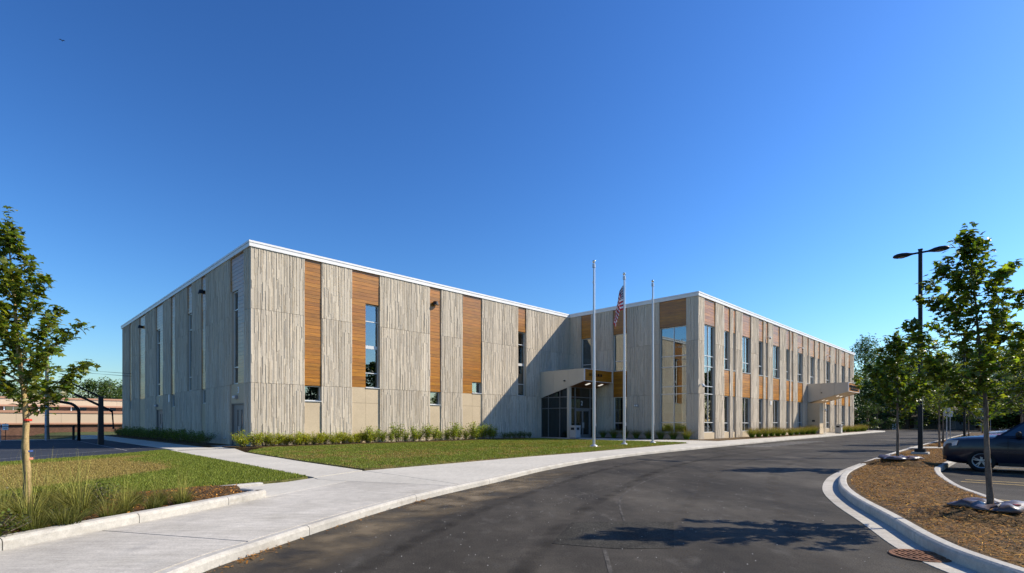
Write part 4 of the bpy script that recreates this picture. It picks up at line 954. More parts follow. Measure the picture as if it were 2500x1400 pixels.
ib = 0; cand = sample_poly([(-6.3, 4.2), (-5.9, 6.2), (-5.65, 7.3), (-5.4, 8.6), (-5.35, 9.9), (-6.05, 11.0), (-6.8, 10.7), (-8.1, 9.0), (-8.8, 8.2), (-9.3, 6), (-8.5, 4.2)], 400, rb); used = []
for p in cand:
    if p[0]/p[1] < -1.1 or any((p[0]-q[0])**2+(p[1]-q[1])**2 < .27**2 for q in used) or (p[0]+7.4)**2+(p[1]-8)**2 < .09: continue
    used.append(p)
used = sorted(used, key=lambda q: q[1])[:49]
for i, p in enumerate(used):
    kind_ = i % 5
    pr, nm, cat, ds = ((bedt[i % 3], 'tall_grass', 'grass clump', 'grass clump with tall straw seed stems') if kind_ in (0, 3) else (bedg[i % 3], 'grass_clump', 'grass clump', 'low green grass clump') if kind_ in (1, 4) else (bedr[i % 2], 'leafy_perennial', 'plant', 'low leafy perennial'))
    place(pr, nm, (p[0], p[1], .2), rs.uniform(0, 6), rs.uniform(.65, 1.25), '%s, %s plant from us in the kerbed bed' % (ds, ORD[i]), cat, 'plants in the kerbed bed')
for p in orn+bedg+bedt+bedr: discard(p)
# lawns as scattered blades
def lawn(poly, n, seed, h, colour, label, z=.16):
    r = np.random.default_rng(seed); P = sample_poly(poly, n, r); P = P[(P[:, 0]/np.maximum(P[:, 1]+1.5, .1) > -1.75)]; n = len(P)
    dry, C = colour(P, r); a = r.uniform(0, 2*PI, n); hh = h*r.uniform(.5, 1.3, n)*(1-.35*dry); wd = (.006+.0005*P[:, 1])
    ln = r.uniform(.1, .8, n)*hh; side = np.stack([np.cos(a), np.sin(a)], -1)*wd[:, None]; b = r.uniform(0, 2*PI, n)
    V = np.zeros((n, 3, 3)); V[:, 0, :2] = P-side; V[:, 1, :2] = P+side; V[:, 2, :2] = P+np.stack([np.cos(b), np.sin(b)], -1)*ln[:, None]
    V[:, :2, 2] = z-.005; V[:, 2, 2] = z+hh
    F = np.arange(n*3).reshape(-1, 3)
    o = np_mesh('lawn_grass', V.reshape(-1, 3), F, GRASS, None, C, kind='stuff'); tag(o, label, 'grass')
def edge_dist(P, poly):
    d = np.full(len(P), 1e9); n = len(poly)
    for i in range(n):
        a, b = np.array(poly[i]), np.array(poly[(i+1) % n]); ab = b-a; t = np.clip(((P-a)@ab)/(ab@ab), 0, 1); d = np.minimum(d, np.linalg.norm(P-(a+t[:, None]*ab), axis=1))
    return d
def blot(P, s, seed):
    r = np.random.default_rng(seed); v = np.zeros(len(P))
    for k in range(7):
        th = r.uniform(0, 2*PI); f = s*r.uniform(.5, 2.2); v += np.sin((P[:, 0]*math.cos(th)+P[:, 1]*math.sin(th))*f+r.uniform(0, 6))/math.sqrt(7)
    return v
GR = np.array([1.08, 1.08, .95]); DRY = np.array([1.95, 1.2, 2.3])
def col1(P, r):
    d = edge_dist(P, LAWN1); x = (d-1.0)/1.3+blot(P, .9, 1)*.55-np.clip((P[:, 0]+11.5)/3.0, 0, 1)*1.6; dry = np.clip(x, 0, 1)
    dry = np.where(r.uniform(0, 1, len(P)) < dry, 1.0, 0.0)*np.clip(dry+.3, 0, 1)
    C = GR*(1-dry[:, None])+DRY*dry[:, None]; return dry, np.clip(C*np.exp(r.normal(0, .3, len(P)))[:, None], .05, 5)
def col2(P, r):
    x = blot(P, .8, 5)*.6+.22+.45*blot(P, 2.6, 7); dry = np.clip(x, .04, .85); dry = np.where(r.uniform(0, 1, len(P)) < dry, 1.0, 0.0)
    C = GR*(1-dry[:, None])*1.02+DRY*np.array([.9, .9, .8])*dry[:, None]; return dry, np.clip(C*np.exp(r.normal(0, .3, len(P)))[:, None], .05, 5)
lawn(LAWN1, 300000, 1, .052, col1, 'patchy lawn with a dry straw-brown middle left of the diagonal path')
lawn(LAWN2, 190000, 2, .06, col2, 'green lawn in front of the sunlit wall around the flagpoles')
# mulch: chips in the bed and straw-like shreds on the island
def chips(poly, n, seed, lx, wx, cols, label, z, zf=None, up=.35):
    r = np.random.default_rng(seed); P = sample_poly(poly, n, r); n = len(P); a = r.uniform(0, 2*PI, n); X, Y, N = rot_frames(n, r, up, a)
    l = lx*r.uniform(.5, 1.4, n); w_ = wx*r.uniform(.6, 1.4, n); c = np.concatenate([P, (z+r.uniform(.0, .025, n)+(zf(P) if zf else 0))[:, None]], 1)
    V = np.stack([c-X*l[:, None]-Y*w_[:, None], c+X*l[:, None]-Y*w_[:, None], c+X*l[:, None]+Y*w_[:, None], c-X*l[:, None]+Y*w_[:, None]], 1)
    F = np.arange(n*4).reshape(-1, 4); cc = np.array(cols)[r.integers(0, len(cols), n)]*np.exp(r.normal(0, .35, n))[:, None]
    tag(np_mesh('mulch_chips', V.reshape(-1, 3), F, CHIP, None, cc, kind='stuff'), label, 'mulch')
near_isl = [(5.0, 4.0), (5.12, 5.5), (5.4, 6.6), (6.05, 8.1), (6.85, 10.2), (7.9, 12.2), (9.5, 14.6), (11.6, 17.15), (14.2, 20.1), (18.2, 24.5), (22.0, 28.1), (25.5, 28.7), (20, 23.3), (14.9, 18.1), (13.1, 16.3), (11.45, 14.1), (9.95, 11.8), (9.2, 10.35), (8.5, 8.9), (7.6, 6.3), (7.2, 4)]
MND = [(7.37, 8.05, .95, .16), (13.09, 17.71, 1.1, .2)]
def mound(P):
    z = np.zeros(len(P))
    for (x_, y_, rr, hh) in MND:
        d = np.hypot(P[:, 0]-x_, P[:, 1]-y_)/rr; z = np.maximum(z, hh*np.clip(1-d*d, 0, 1))
    return z
STRAW = [(1.3, 1.05, .62), (1.8, 1.55, .95), (.8, .6, .4), (1.15, .85, .45), (.5, .42, .36), (1.3, .8, .35)]
chips(near_isl, 52000, 5, .035, .0035, STRAW, 'straw-coloured shredded mulch covering the island at right', .142, mound, .30)
chips([(26.3, 29.9), (43.0, 46.9), (43, 49.8), (23.6, 30.1)], 12000, 6, .06, .008, STRAW, 'shredded mulch on the far stretch of the island', .142)
chips(BED, 15000, 7, .018, .008, [(1.2, .85, .6), (.7, .45, .35), (1.7, 1.3, 1.0), (.5, .35, .3)], 'red-brown bark chips in the kerbed bed at left', .212)
for (x_, y_, rr, hh) in MND:
    V = [(0, 0, hh)]; n = 28
    for j in range(1, 6):
        q = j/5
        for i in range(n): V.append((rr*q*math.cos(2*PI*i/n), rr*q*math.sin(2*PI*i/n), hh*(1-q*q)-.004*(j == 5)+.015*math.sin(i*2.3+j*3)*(j < 5)))
    F = [(0, 1+i, 1+(i+1) % n) for i in range(n)]
    for j in range(4):
        for i in range(n): F.append((1+j*n+i, 1+(j+1)*n+i, 1+(j+1)*n+(i+1) % n, 1+j*n+(i+1) % n))
    me = bpy.data.meshes.new('mulch_mound'); me.from_pydata(V, [], F); me.materials.append(MULCH); me.shade_smooth(); o = link('mulch_mound', me, None, (x_, y_, .138)); o['kind'] = 'structure'
# debris and leaf litter along the kerbs
rd = np.random.default_rng(77); i0 = nearest(CURB, (-3.2, 5.6)); LT = []
for c_, n_, sp in (((-2.95, 6.15), 110, .35), ((-1.85, 10.3), 60, .25), ((-2.35, 8.5), 45, .7)):
    for q in range(n_):
        j = nearest(CURB, (c_[0]+rd.normal(0, .15), c_[1]+rd.normal(0, sp))); LT.append((CURB[j][0]+.05+abs(rd.normal(0, .07)), CURB[j][1]+rd.normal(0, .2)))
P = np.array(LT); n = len(P); X, Y, N = rot_frames(n, rd, .3); l = .016*rd.uniform(.5, 2, n); w_ = .006*rd.uniform(.6, 1.6, n); c = np.concatenate([P, .012+rd.uniform(0, .015, (n, 1))], 1)
V = np.stack([c-X*l[:, None]-Y*w_[:, None], c+X*l[:, None]-Y*w_[:, None], c+X*l[:, None]+Y*w_[:, None], c-X*l[:, None]+Y*w_[:, None]], 1)
tag(np_mesh('leaf_litter', V.reshape(-1, 3), np.arange(n*4).reshape(-1, 4), CHIP, None, np.array([(1.2, .8, .5), (.7, .5, .4), (1.6, 1.2, .8)])[rd.integers(0, 3, n)], kind='stuff'), 'dry leaf litter along the foot of the roadside kerb', 'leaf litter')
P = np.stack([rd.uniform(-2.5, 5.5, 420), rd.uniform(5.4, 17, 420)], 1); P = P[in_poly(P, road_poly)]; n = len(P); s_ = .0045*rd.uniform(.5, 1.6, n)
Vb = np.array([(-1, -1, 0), (1, -1, 0), (1, 1, 0), (-1, 1, 0), (0, 0, 1.4)]); V = (np.concatenate([P, np.full((n, 1), .003)], 1))[:, None, :]+s_[:, None, None]*Vb[None]
F = (np.array([(0, 1, 4), (1, 2, 4), (2, 3, 4), (3, 0, 4)])[None]+(np.arange(n)*5)[:, None, None]).reshape(-1, 3)
tag(np_mesh('road_grit', V.reshape(-1, 3), F, mat('grit', (.35, .34, .31), .9), None, None, kind='stuff'), 'scattered pale grit on the near asphalt', 'grit')
#SECTION things
# ------------------------------------------------------------------ flagpoles and flag
def flagpole(x, y, h, label):
    r_ = empty('flagpole', (x, y, .16), 0, label, 'flagpole', 'flagpoles on the lawn')
    MB().lathe([(.08, 0), (.079, h*.35), (.066, h*.6), (.044, h*.93), (.042, h-.35)], 16).build('pole', POLE, r_, smooth=True)
    MB().lathe([(.24, 0), (.235, .03), (.15, .09), (.1, .12), (.092, .13)], 20).build('base_collar', POLE, r_, smooth=True)
    MB().lathe([(.05, h-.37), (.085, h-.36), (.085, h-.16), (.03, h-.14), (.02, h-.1)], 14).build('truck', POLE, r_)
    MB().lathe([(.015*1, h-.11)]+[(.09*math.sin(t), h-.02-.09*math.cos(t)) for t in np.linspace(.2, PI, 10)], 16).build('ball_finial', CHROME, r_, smooth=True)
    MB().tube([(.10, 0, 1.2), (.075, .0, h*.6), (.09, 0, h-.3)], .006, 4).build('halyard', WHITE, r_)
    MB().box(.085, .14, -.02, .02, 1.15, 1.3).build('cleat', POLE, r_)
    if h > 0: 
        MB().tube([(-.02, -.05, h-1.1), (-.09, -.06, h-1.2), (-.03, -.06, h-1.32)], .012, 5).build('snap_hook', ALUM, r_)
    mw = MB(); mw.add([], [])
    return r_
flagpole(4.66, 29.8, 10.55, 'leftmost and tallest-looking bare white flagpole on the lawn')
flagpole(6.88, 32.1, 10.5, 'middle white flagpole, the one flying the flag')
flagpole(9.27, 34.5, 10.7, 'rightmost bare white flagpole on the lawn')
for (x_, y_, nm) in ((4.66, 29.8, 'left'), (6.88, 32.1, 'middle'), (9.27, 34.5, 'right')):
    prism('flagpole_pad', [(x_+p*.75*D1[0]+q*.5*D2[0], y_+p*.75*D1[1]+q*.5*D2[1]) for p, q in ((-1, -1), (1, -1), (1, 1), (-1, 1))], 0, .175, WALK)['kind'] = 'structure'
def flag():
    L_, H_ = 2.45, 1.5; ns, ntt = 60, 26; V = []; UV = []
    for j in range(ntt+1):
        t = j/ntt
        for i in range(ns+1):
            s = i/ns; q = s*L_
            outw = .80*(1-math.exp(-q/.62))*(1-.30*s)*(.40+.60*t)
            fold = .075*math.sin(s*15+t*1.6)*min(1, s*5)+.03*math.sin(s*31-t*3)*min(1, s*4)
            z = -t*H_*(1-.10*s)-.58*q*(.45+.55*min(1, q/1.2))-.02*math.sin(s*12)
            V.append((-outw*.97+fold*.35-.06, -outw*.18-fold*1.0-.0, z)); UV.append((s, t))
    F = [(j*(ns+1)+i, j*(ns+1)+i+1, (j+1)*(ns+1)+i+1, (j+1)*(ns+1)+i) for j in range(ntt) for i in range(ns)]
    me = bpy.data.meshes.new('flag'); me.from_pydata(V, [], F); uvl = me.uv_layers.new(name='UVMap')
    for lp in me.loops: uvl.data[lp.index].uv = UV[lp.vertex_index]
    me.shade_smooth()
    m = bpy.data.materials.new('striped flag cloth'); m.use_nodes = True; t_ = m.node_tree; N = t_.nodes; Lk = t_.links; b = N['Principled BSDF']; b.inputs['Roughness'].default_value = .7
    uv = N.new('ShaderNodeUVMap'); uv.uv_map = 'UVMap'; sx = N.new('ShaderNodeSeparateXYZ'); Lk.new(uv.outputs[0], sx.inputs[0])
    def mth(op, a, bb): 
        n = N.new('ShaderNodeMath'); n.operation = op
        for k_, q in enumerate((a, bb)):
            if isinstance(q, (int, float)): n.inputs[k_].default_value = q
            elif q is not None: Lk.new(q, n.inputs[k_])
        return n.outputs[0]
    U_, V_ = sx.outputs[0], sx.outputs[1]
    stripe = mth('GREATER_THAN', mth('MODULO', mth('MULTIPLY', V_, 13), 2), 1.0)
    canton = mth('MULTIPLY', mth('LESS_THAN', U_, .4), mth('LESS_THAN', V_, 7/13))
    gx = mth('SUBTRACT', mth('FRACT', mth('MULTIPLY', U_, 12/.8*1), None), .5); gy = mth('SUBTRACT', mth('FRACT', mth('MULTIPLY', V_, 9.3), None), .5)
    star = mth('LESS_THAN', mth('ADD', mth('MULTIPLY', gx, gx), mth('MULTIPLY', gy, gy)), .075)
    def mix(f, a, bb):
        n = N.new('ShaderNodeMix'); n.data_type = 'RGBA'; Lk.new(f, n.inputs[0])
        for idx, q in ((6, a), (7, bb)):
            if isinstance(q, tuple): n.inputs[idx].default_value = (*q, 1)
            else: Lk.new(q, n.inputs[idx])
        return n.outputs[2]
    c = mix(stripe, (.50, .008, .022), (.82, .80, .78)); cb = mix(star, (.012, .02, .085), (.75, .75, .78)); cc = mix(canton, c, cb)
    Lk.new(cc, b.inputs['Base Color'])
    tr = N.new('ShaderNodeBsdfTranslucent'); Lk.new(cc, tr.inputs[0]); ms = N.new('ShaderNodeMixShader'); ms.inputs[0].default_value = .15
    Lk.new(b.outputs[0], ms.inputs[1]); Lk.new(tr.outputs[0], ms.inputs[2]); Lk.new(ms.outputs[0], N['Material Output'].inputs[0])
    me.materials.append(m)
    o = link('flag', me, None, (6.88, 32.1-.02, 9.93)); tag(o, 'limp red, white and blue striped flag with stars on the middle pole', 'flag')
flag()
# ------------------------------------------------------------------ lamp posts
def lamp_post(x, y, h, label):
    r_ = empty('lamp_post', (x, y, .14), BR, label, 'lamp post', 'parking lot lamp posts')
    MB().box(-.3, .3, -.3, .3, -.1, .1).build('footing', KERB, r_)
    MB().box(-.19, .19, -.19, .19, .1, .24).build('base_cover', BLACK, r_)
    m_ = MB(); m_.v = [(-.085, -.085, .24), (.085, -.085, .24), (.085, .085, .24), (-.085, .085, .24), (-.07, -.07, h), (.07, -.07, h), (.07, .07, h), (-.07, .07, h)]
    m_.f = [(0,1,2,3),(4,5,6,7),(0,1,5,4),(1,2,6,5),(2,3,7,6),(3,0,4,7)]; m_.c = [None]*6; m_.build('post', BLACK, r_)
    MB().box(-.085, .085, -.085, .085, h, h+.04).build('cap', BLACK, r_)
    for sg in (-1, 1):
        hb = MB(); st = [(.07, .05, .05), (.26, .05, .05), (.36, .085, .07), (.48, .16, .11), (.66, .21, .13), (.84, .19, .12), (.96, .11, .08), (1.0, .03, .03)]; n = 14; V = []
        for (d, wd, hh) in st:
            for k in range(n):
                t = 2*PI*k/n; V.append((wd*math.cos(t), sg*d, h-.12+hh*max(math.sin(t), -.55)))
        F = [(i*n+k, i*n+(k+1) % n, (i+1)*n+(k+1) % n, (i+1)*n+k) for i in range(len(st)-1) for k in range(n)]+[tuple(range(n)), tuple((len(st)-1)*n+k for k in range(n))]
        hb.add(V, F); ho = hb.build('luminaire', BLACK, r_, smooth=True)
        ln = MB(); ln.lathe([(0, h-.196), (.145, h-.196), (.15, h-.18)], 14, o=(0, sg*.67, 0)); ln.build('lens', mat('lamp lens', (.25, .22, .17), .3), ho)
lamp_post(18.1, 23.2, 9.05, 'tall black double-headed lamp post on the mulched island')
lamp_post(38.2, 44.2, 9.0, 'second double-headed lamp post, half hidden in leaves farther along the island')
# ------------------------------------------------------------------ signs and posts
def sign_post(x, y, h, wd, hh, label, face, plate=True, arrow=False, rz=BR):
    r_ = empty('sign_post', (x, y, .1), rz, label, 'sign post')
    MB().tube([(0, 0, -.1), (0, 0, h)], .03, 8).build('post', mat('galvanised post', (.36, .37, .38), .5, metal=.4), r_)
    if plate:
        p = MB().box(-wd/2, wd/2, -.045, -.035, h-hh, h).build('plate', face, r_)
        if arrow:
            MB().add([(-.22, -.05, h-hh*.82), (.05, -.05, h-hh*.3), (.12, -.05, h-hh*.75), (-.22, -.058, h-hh*.82), (.05, -.058, h-hh*.3), (.12, -.058, h-hh*.75)], [(0, 1, 2), (3, 4, 5), (0, 1, 4, 3), (1, 2, 5, 4), (2, 0, 3, 5)]).build('arrow', mat('navy paint', (.01, .015, .04), .6), p)
SIGNF = mat('white sign face', (.60, .63, .68), .5)
sign_post(24.0, 28.9, 2.25, .3, .45, 'grey sign post at the island crossing, nearest us', SIGNF, rz=BR+PI/2)
sign_post(33.4, 39.9, 2.3, .3, .45, 'slim grey sign post in the island mulch behind the crossing', SIGNF, rz=BR+PI/2)
sign_post(63.9, 71.3, 3.25, .95, .75, 'white arrow sign on a post at the end of the island', SIGNF, arrow=True, rz=-.5)
sign_post(66.0, 72.2, 2.5, .3, .4, 'short grey post right of the arrow sign', SIGNF, rz=BR+PI/2)
sign_post(72.0, 79.2, 3.0, .3, .4, 'farthest thin grey post right of the arrow sign', SIGNF, rz=BR+PI/2)
r_ = empty('notice_sign', (-38.7, 40.0, .1), .35, 'small white notice on a post by the court at the left edge', 'sign')
MB().tube([(0, 0, -.2), (0, 0, 1.35)], .025, 6).build('post', BLACK, r_); p = MB().box(-.19, .19, -.05, -.03, .83, 1.3).build('plate', WHITE, r_)
for z_, a_, b_ in ((1.2, -.1, .13), (1.08, -.13, .1), (.95, -.12, .14)): MB().box(a_, b_, -.054, -.05, z_-.02, z_+.02).build('print_line', mat('faded print', (.25, .28, .27), .8), p)
r_ = empty('bollard', (-37.3, 38.1, .1), 0, 'white post at the very left edge of the court', 'post'); MB().lathe([(.07, -.2), (.07, 1.25), (.05, 1.32), (0, 1.34)], 12).build('post', mat('pale post', (.5, .52, .55), .6), r_)
r_ = empty('street_marker', (75.2, 103, 0), 0, 'small white post in front of the dark bushes', 'post'); MB().box(-.3, .3, -.1, .1, 0, 1.1).build('post', WHITE, r_); MB().box(-.33, .33, -.13, .13, 1.1, 1.2).build('cap', WHITE, r_)
# ------------------------------------------------------------------ litter bins
def bin_(x, y, rz, label, z=.14):
    r_ = empty('litter_bin', (x, y, z), rz, label, 'litter bin', 'grey litter bins'); M1 = mat('grey bin panel', (.42, .41, .385), .5)
    MB().box(-.33, .33, -.33, .33, .06, .98).build('body', M1, r_); MB().box(-.35, .35, -.35, .35, .985, 1.1).build('hood', M1, r_)
    MB().box(-.335, -.331, -.18, .18, .72, .92).build('opening', BLACK, r_); MB().box(-.18, .18, -.336, -.331, .72, .92).build('opening', BLACK, r_); MB().box(.331, .335, -.18, .18, .72, .92).build('opening', BLACK, r_); MB().box(-.28, .28, -.28, .28, 0, .06).build('foot', BLACK, r_)
x_, y_ = W(24.6, -4.1); bin_(x_, y_, BR, 'grey litter bin beside the entrance under the near canopy', .15)
x_, y_ = W(62.0, -15.2); bin_(x_, y_, BR, 'grey litter bin on the walk under the far canopy')
# ------------------------------------------------------------------ drain grate
r_ = empty('drain_grate', (4.83, 6.2, .006), 0, 'rusty round storm drain grate in the gutter at lower right', 'drain grate')
MB().lathe([(.25, 0), (.25, .012), (.3, .012), (.31, 0)], 32).build('rim', RUST, r_)
MB().lathe([(0, .0005), (.25, .0005)], 32).build('pit', mat('drain dark', (.008, .007, .006), .9), r_)
for i in range(-3, 4):
    xx = i*.068; ll = math.sqrt(max(.0, .252**2-xx*xx)); MB().box(xx-.014, xx+.014, -ll, ll, .004, .016).build('bar', RUST, r_)
for q in (-.09, .09): MB().box(-.23, .23, q-.014, q+.014, .0015, .014).build('cross_bar', RUST, r_)
# ------------------------------------------------------------------ watering bags round the two near island trees
def water_bag(x, y, z, label, seed, r1=.46):
    r = random.Random(seed); n = 30; V = []; sec = []
    for j, (rr, zz) in enumerate(((.07, .03), (.09, .07), (.25, .085), (.4, .06), (.46, .02), (.42, .0))):
        for i in range(n):
            a = 2*PI*i/n; k = 1+.16*math.sin(a*3+seed)+.08*math.sin(a*7+1.3*seed); lift = .035*math.sin(a*4+seed*2)*(j in (2, 3))+.03*math.sin(a*9)*(j == 3)
            q = rr*r1/.46*(k if j > 1 else 1); V.append((q*math.cos(a), q*math.sin(a)*.9, zz+lift))
    F = [(j*n+i, j*n+(i+1) % n, (j+1)*n+(i+1) % n, (j+1)*n+i) for j in range(5) for i in range(n)]
    b = empty('watering_bag', (x, y, z), 0, label, 'watering bag'); MB().add(V, F).build('bag', BAG, b, smooth=True)
    MB().box(.05, .13, -.33, -.27, .085, .10).build('red_tag', mat('red label', (.30, .03, .03), .5), b); MB().tube([(-.1, -.25, .1), (-.25, -.36, .08), (-.33, -.33, .05)], .012, 6).build('strap', BLACK, b)
water_bag(7.38, 8.05, .27, 'slumped dark watering bag round the nearest island tree', 1.0, .5)
water_bag(13.09, 17.71, .33, 'dark watering bag round the trunk left of the lamp post', 2.4, .62)
# ------------------------------------------------------------------ cars
def car_paint(name, c): return mat(name, c, .32, coat=.35, metal=.1, spec=.3)
def make_car(loc, rz, paint, label, L=4.88, suv=True, detail=True):
    r_ = empty('parked_car', loc, rz, label, 'car', 'cars parked in the lot')
    hz = 1.0 if suv else .88; rz_ = 1.69 if suv else 1.46
    st = [(2.46, .52, .76, .50), (2.43, .40, .88, .66), (2.33, .29, .985, .79), (2.05, .24, 1.06, .875), (1.75, .23, 1.095, .90), (1.35, .22, 1.12, .912), (.98, .22, 1.14, .915), (.4, .22, 1.11, .918), (-.4, .22, 1.13, .918), (-1.2, .22, 1.16, .91), (-1.8, .24, 1.18, .895), (-2.2, .3, 1.19, .85), (-2.38, .38, 1.14, .79), (-2.44, .5, 1.0, .70)]
    V = []; n = None
    for (x, zb, zt, w_) in st:
        zt = zt*hz if zt > .7 else zt
        half = [(0, zt+.018), (.5*w_, zt+.012), (.86*w_, zt-.02), (.955*w_, zt-.075), (.99*w_, zt-.2), (1.0*w_, .62*hz+.05), (.985*w_, .46), (.95*w_, zb+.08), (.82*w_, zb), (0, zb)]
        sec = [(x, y, z) for y, z in half]+[(x, -y, z) for y, z in half[1:-1]][::-1]; n = len(sec); V += sec
    F = [(i*n+k, i*n+(k+1) % n, (i+1)*n+(k+1) % n, (i+1)*n+k) for i in range(len(st)-1) for k in range(n)]+[tuple(range(n))[::-1], tuple((len(st)-1)*n+k for k in range(n))]
    body = MB().add(V, F).build('body', paint, r_)
    ax = (1.47, -1.42); wr = .348 if suv else .32
    cut = MB()
    for a in ax:
        for sg in (-1, 1):
            m_ = MB(); m_.lathe([(0, sg*.62), (wr+.055, sg*.62), (wr+.055, sg*1.1), (0, sg*1.1)], 28, axis='y', o=(a, 0, wr+.01)); cut.add(m_.v, m_.f)
    co = cut.build('cutter', TRIMB); md = body.modifiers.new('b', 'BOOLEAN'); md.operation = 'DIFFERENCE'; md.object = co; md.solver = 'EXACT'
    dg = bpy.context.evaluated_depsgraph_get(); me = bpy.data.meshes.new_from_object(body.evaluated_get(dg)); body.modifiers.clear(); body.data = me; bpy.data.objects.remove(co)
    me.shade_smooth()
    try: me.set_sharp_from_angle(angle=R(38))
    except Exception: pass
    # cabin
    zb_ = 1.06*hz; rt = rz_
    prof = [(1.2, zb_), (.48, rt-.08), (.15, rt-.03), (-.9, rt), (-1.75, rt-.05), (-1.98, rt-.14), (-2.32, zb_+.08)] if suv else [(.95, zb_), (.0, rt-.06), (-.3, rt-.01), (-.8, rt), (-1.2, rt-.05), (-1.95, zb_+.12)]
    def wy(z): return .875-(z-zb_)/(rt-zb_)*.215
    V = []; 
    for x, z in prof: V += [(x, wy(z), z), (x, -wy(z), z)]
    k = len(prof); F = [(2*i, 2*i+1, 2*i+3, 2*i+2) for i in range(k-1)]+[tuple(2*i for i in range(k)), tuple(2*i+1 for i in range(k))[::-1], (0, 1, 2*k-1, 2*k-2)]
    V2 = [(x, y*.93, z+.012) if abs(z-rt) < .09 else (x, y, z) for x, y, z in V]
    MB().add(V, F).build('cabin', paint, r_)
    rf = MB(); rp = prof[1:5] if suv else prof[1:5]
    V = []
    for x, z in rp: V += [(x, wy(z), z), (x, wy(z)*.6, z+.035), (x, -wy(z)*.6, z+.035), (x, -wy(z), z)]
    MB().add(V, [(4*i+j, 4*i+j+1, 4*i+j+5, 4*i+j+4) for i in range(len(rp)-1) for j in range(3)]).build('roof', paint, r_, smooth=True)
    for sg in (-1, 1):
        def P3(x, z): return (x, sg*(wy(z)+.006), z)
        zl, zh = zb_+.09, rt-.13
        wins = [[(.98, zl), (.47, zh), (-.22, zh), (-.27, zl)], [(-.40, zl), (-.35, zh), (-1.2, zh), (-1.3, zl)], [(-1.4, zl), (-1.3, zh), (-1.78, zh-.05), (-1.98, zl+.04)]] if suv else [[(.68, zl), (.1, zh), (-.35, zh), (-.4, zl)], [(-.48, zl), (-.43, zh), (-1.05, zh-.02), (-1.35, zl)]]
        for q in wins: MB().add([P3(*p) for p in q], [(0, 1, 2, 3)]).build('side_window', CARGL, r_)
        # door seams, handles and mirror
        for xs in (.86, -.37, -1.33): MB().box(xs-.006, xs+.006, sg*.912-.012, sg*.912+.012, .42, zb_+.02).build('door_seam', TRIMB, r_)
        for xs in (-.12, -1.1): MB().box(xs-.1, xs+.1, sg*.925-.018, sg*.925+.018, .93*hz, .965*hz).build('door_handle', paint, r_)
        MB().box(-1.35, .95, sg*.92-.014, sg*.92+.014, .60, .645).build('side_moulding', paint, r_)
        MB().box(-1.05, 1.08, sg*.86-.04, sg*.86+.04, .2, .3).build('sill', TRIMB, r_)
        mr = MB(); mr.lathe([(.02, -.1), (.085, -.09), (.105, 0), (.09, .09), (.02, .1)], 12, axis='y'); o = mr.build('mirror', TRIMB, r_, (.62, sg*1.03, zb_+.13), smooth=True); o.scale = (.75, 1.1, .95)
        hl = MB(); hl.add([(2.40, sg*.66, .90*hz), (2.02, sg*.885, .985*hz), (2.06, sg*.888, .82*hz), (2.41, sg*.67, .76*hz), (2.27, sg*.82, .975*hz)], [(0, 4, 1, 2, 3)]); ob = hl.build('headlight', LAMPGL, r_)
        ob.location = (.012, sg*.014, 0)
        MB().add([(-2.38, sg*.80, .8), (-2.15, sg*.884, .85), (-2.15, sg*.884, 1.08), (-2.36, sg*.80, 1.06)], [(0, 1, 2, 3)]).build('tail_light', mat('tail light', (.35, .01, .01), .2, coat=1), r_)
    MB().add([(1.15, .70, zb_+.03), (1.15, -.70, zb_+.03), (.51, -.58, rt-.09), (.51, .58, rt-.09)] if suv else [(.91, .70, zb_+.03), (.91, -.70, zb_+.03), (.03, -.58, rt-.07), (.03, .58, rt-.07)], [(0, 1, 2, 3)]).build('windscreen', CARGL, r_, (.025, 0, .02))
    e = prof[-1]; f = prof[-2]; MB().add([(e[0], .66, e[1]+.04), (e[0], -.66, e[1]+.04), (f[0], -.56, f[1]-.02), (f[0], .56, f[1]-.02)], [(0, 1, 2, 3)]).build('rear_window', CARGL, r_, (-.02, 0, .02))
    MB().box(2.39, 2.445, -.45, .45, .52, .68).build('grille', TRIMB, r_); MB().box(2.40, 2.448, -.5, .5, .33, .44).build('bumper_intake', TRIMB, r_)
    for a in ax:
        MB().box(a-wr-.03, a+wr+.03, -.7, .7, .2, wr*2+.06).build('wheel_well', TRIMB, r_)
        for sg in (-1, 1):
            wo = empty('wheel', (a, sg*.80, wr)); wo.parent = r_
            MB().lathe([(wr*.68, -.11), (wr*.9, -.11), (wr, -.08), (wr, .08), (wr*.9, .11), (wr*.68, .11), (wr*.66, 0)], 32, axis='y').build('tyre', TYRE, wo, smooth=True)
            rm = MB(); rm.lathe([(wr*.70, sg*.10), (wr*.66, sg*.107), (wr*.60, sg*.10), (wr*.57, sg*.02)], 28, axis='y')
            for kk in range(5):
                for dd_ in (-.16, .16):
                    t = 2*PI*kk/5+dd_+.3; c_, s__ = math.cos(t), math.sin(t); a0, a1, hw = .05, wr*.62, .018; vs = []
                    for yy in (sg*.06, sg*.095):
                        for rr, hw_ in ((a0, .018), (a1, .010)):
                            for q in (-hw_, hw_): vs.append((rr*c_-q*s__, yy, rr*s__+q*c_))
                    rm.add(vs, [(4, 5, 7, 6), (0, 1, 3, 2), (0, 4, 6, 2), (1, 5, 7, 3), (2, 3, 7, 6)])
            rm.lathe([(0, sg*.105), (.05, sg*.1), (.06, sg*.07)], 14, axis='y'); rm.build('rim', RIM, wo)
            MB().lathe([(0, sg*.03), (wr*.6, sg*.03)], 20, axis='y').build('brake_backing', mat('brake dark', (.03, .03, .032), .6), wo)
    return r_
HEAD = BR+PI/2                     # nose towards the island
def car_at(s, back, paint, label, **k):
    nose = (14.78+D1[0]*s-D2[0]*back, 17.87+D1[1]*s-D2[1]*back); c = (nose[0]-D2[0]*2.44, nose[1]-D2[1]*2.44)
    make_car((c[0], c[1], .003), HEAD, paint, label, **k)
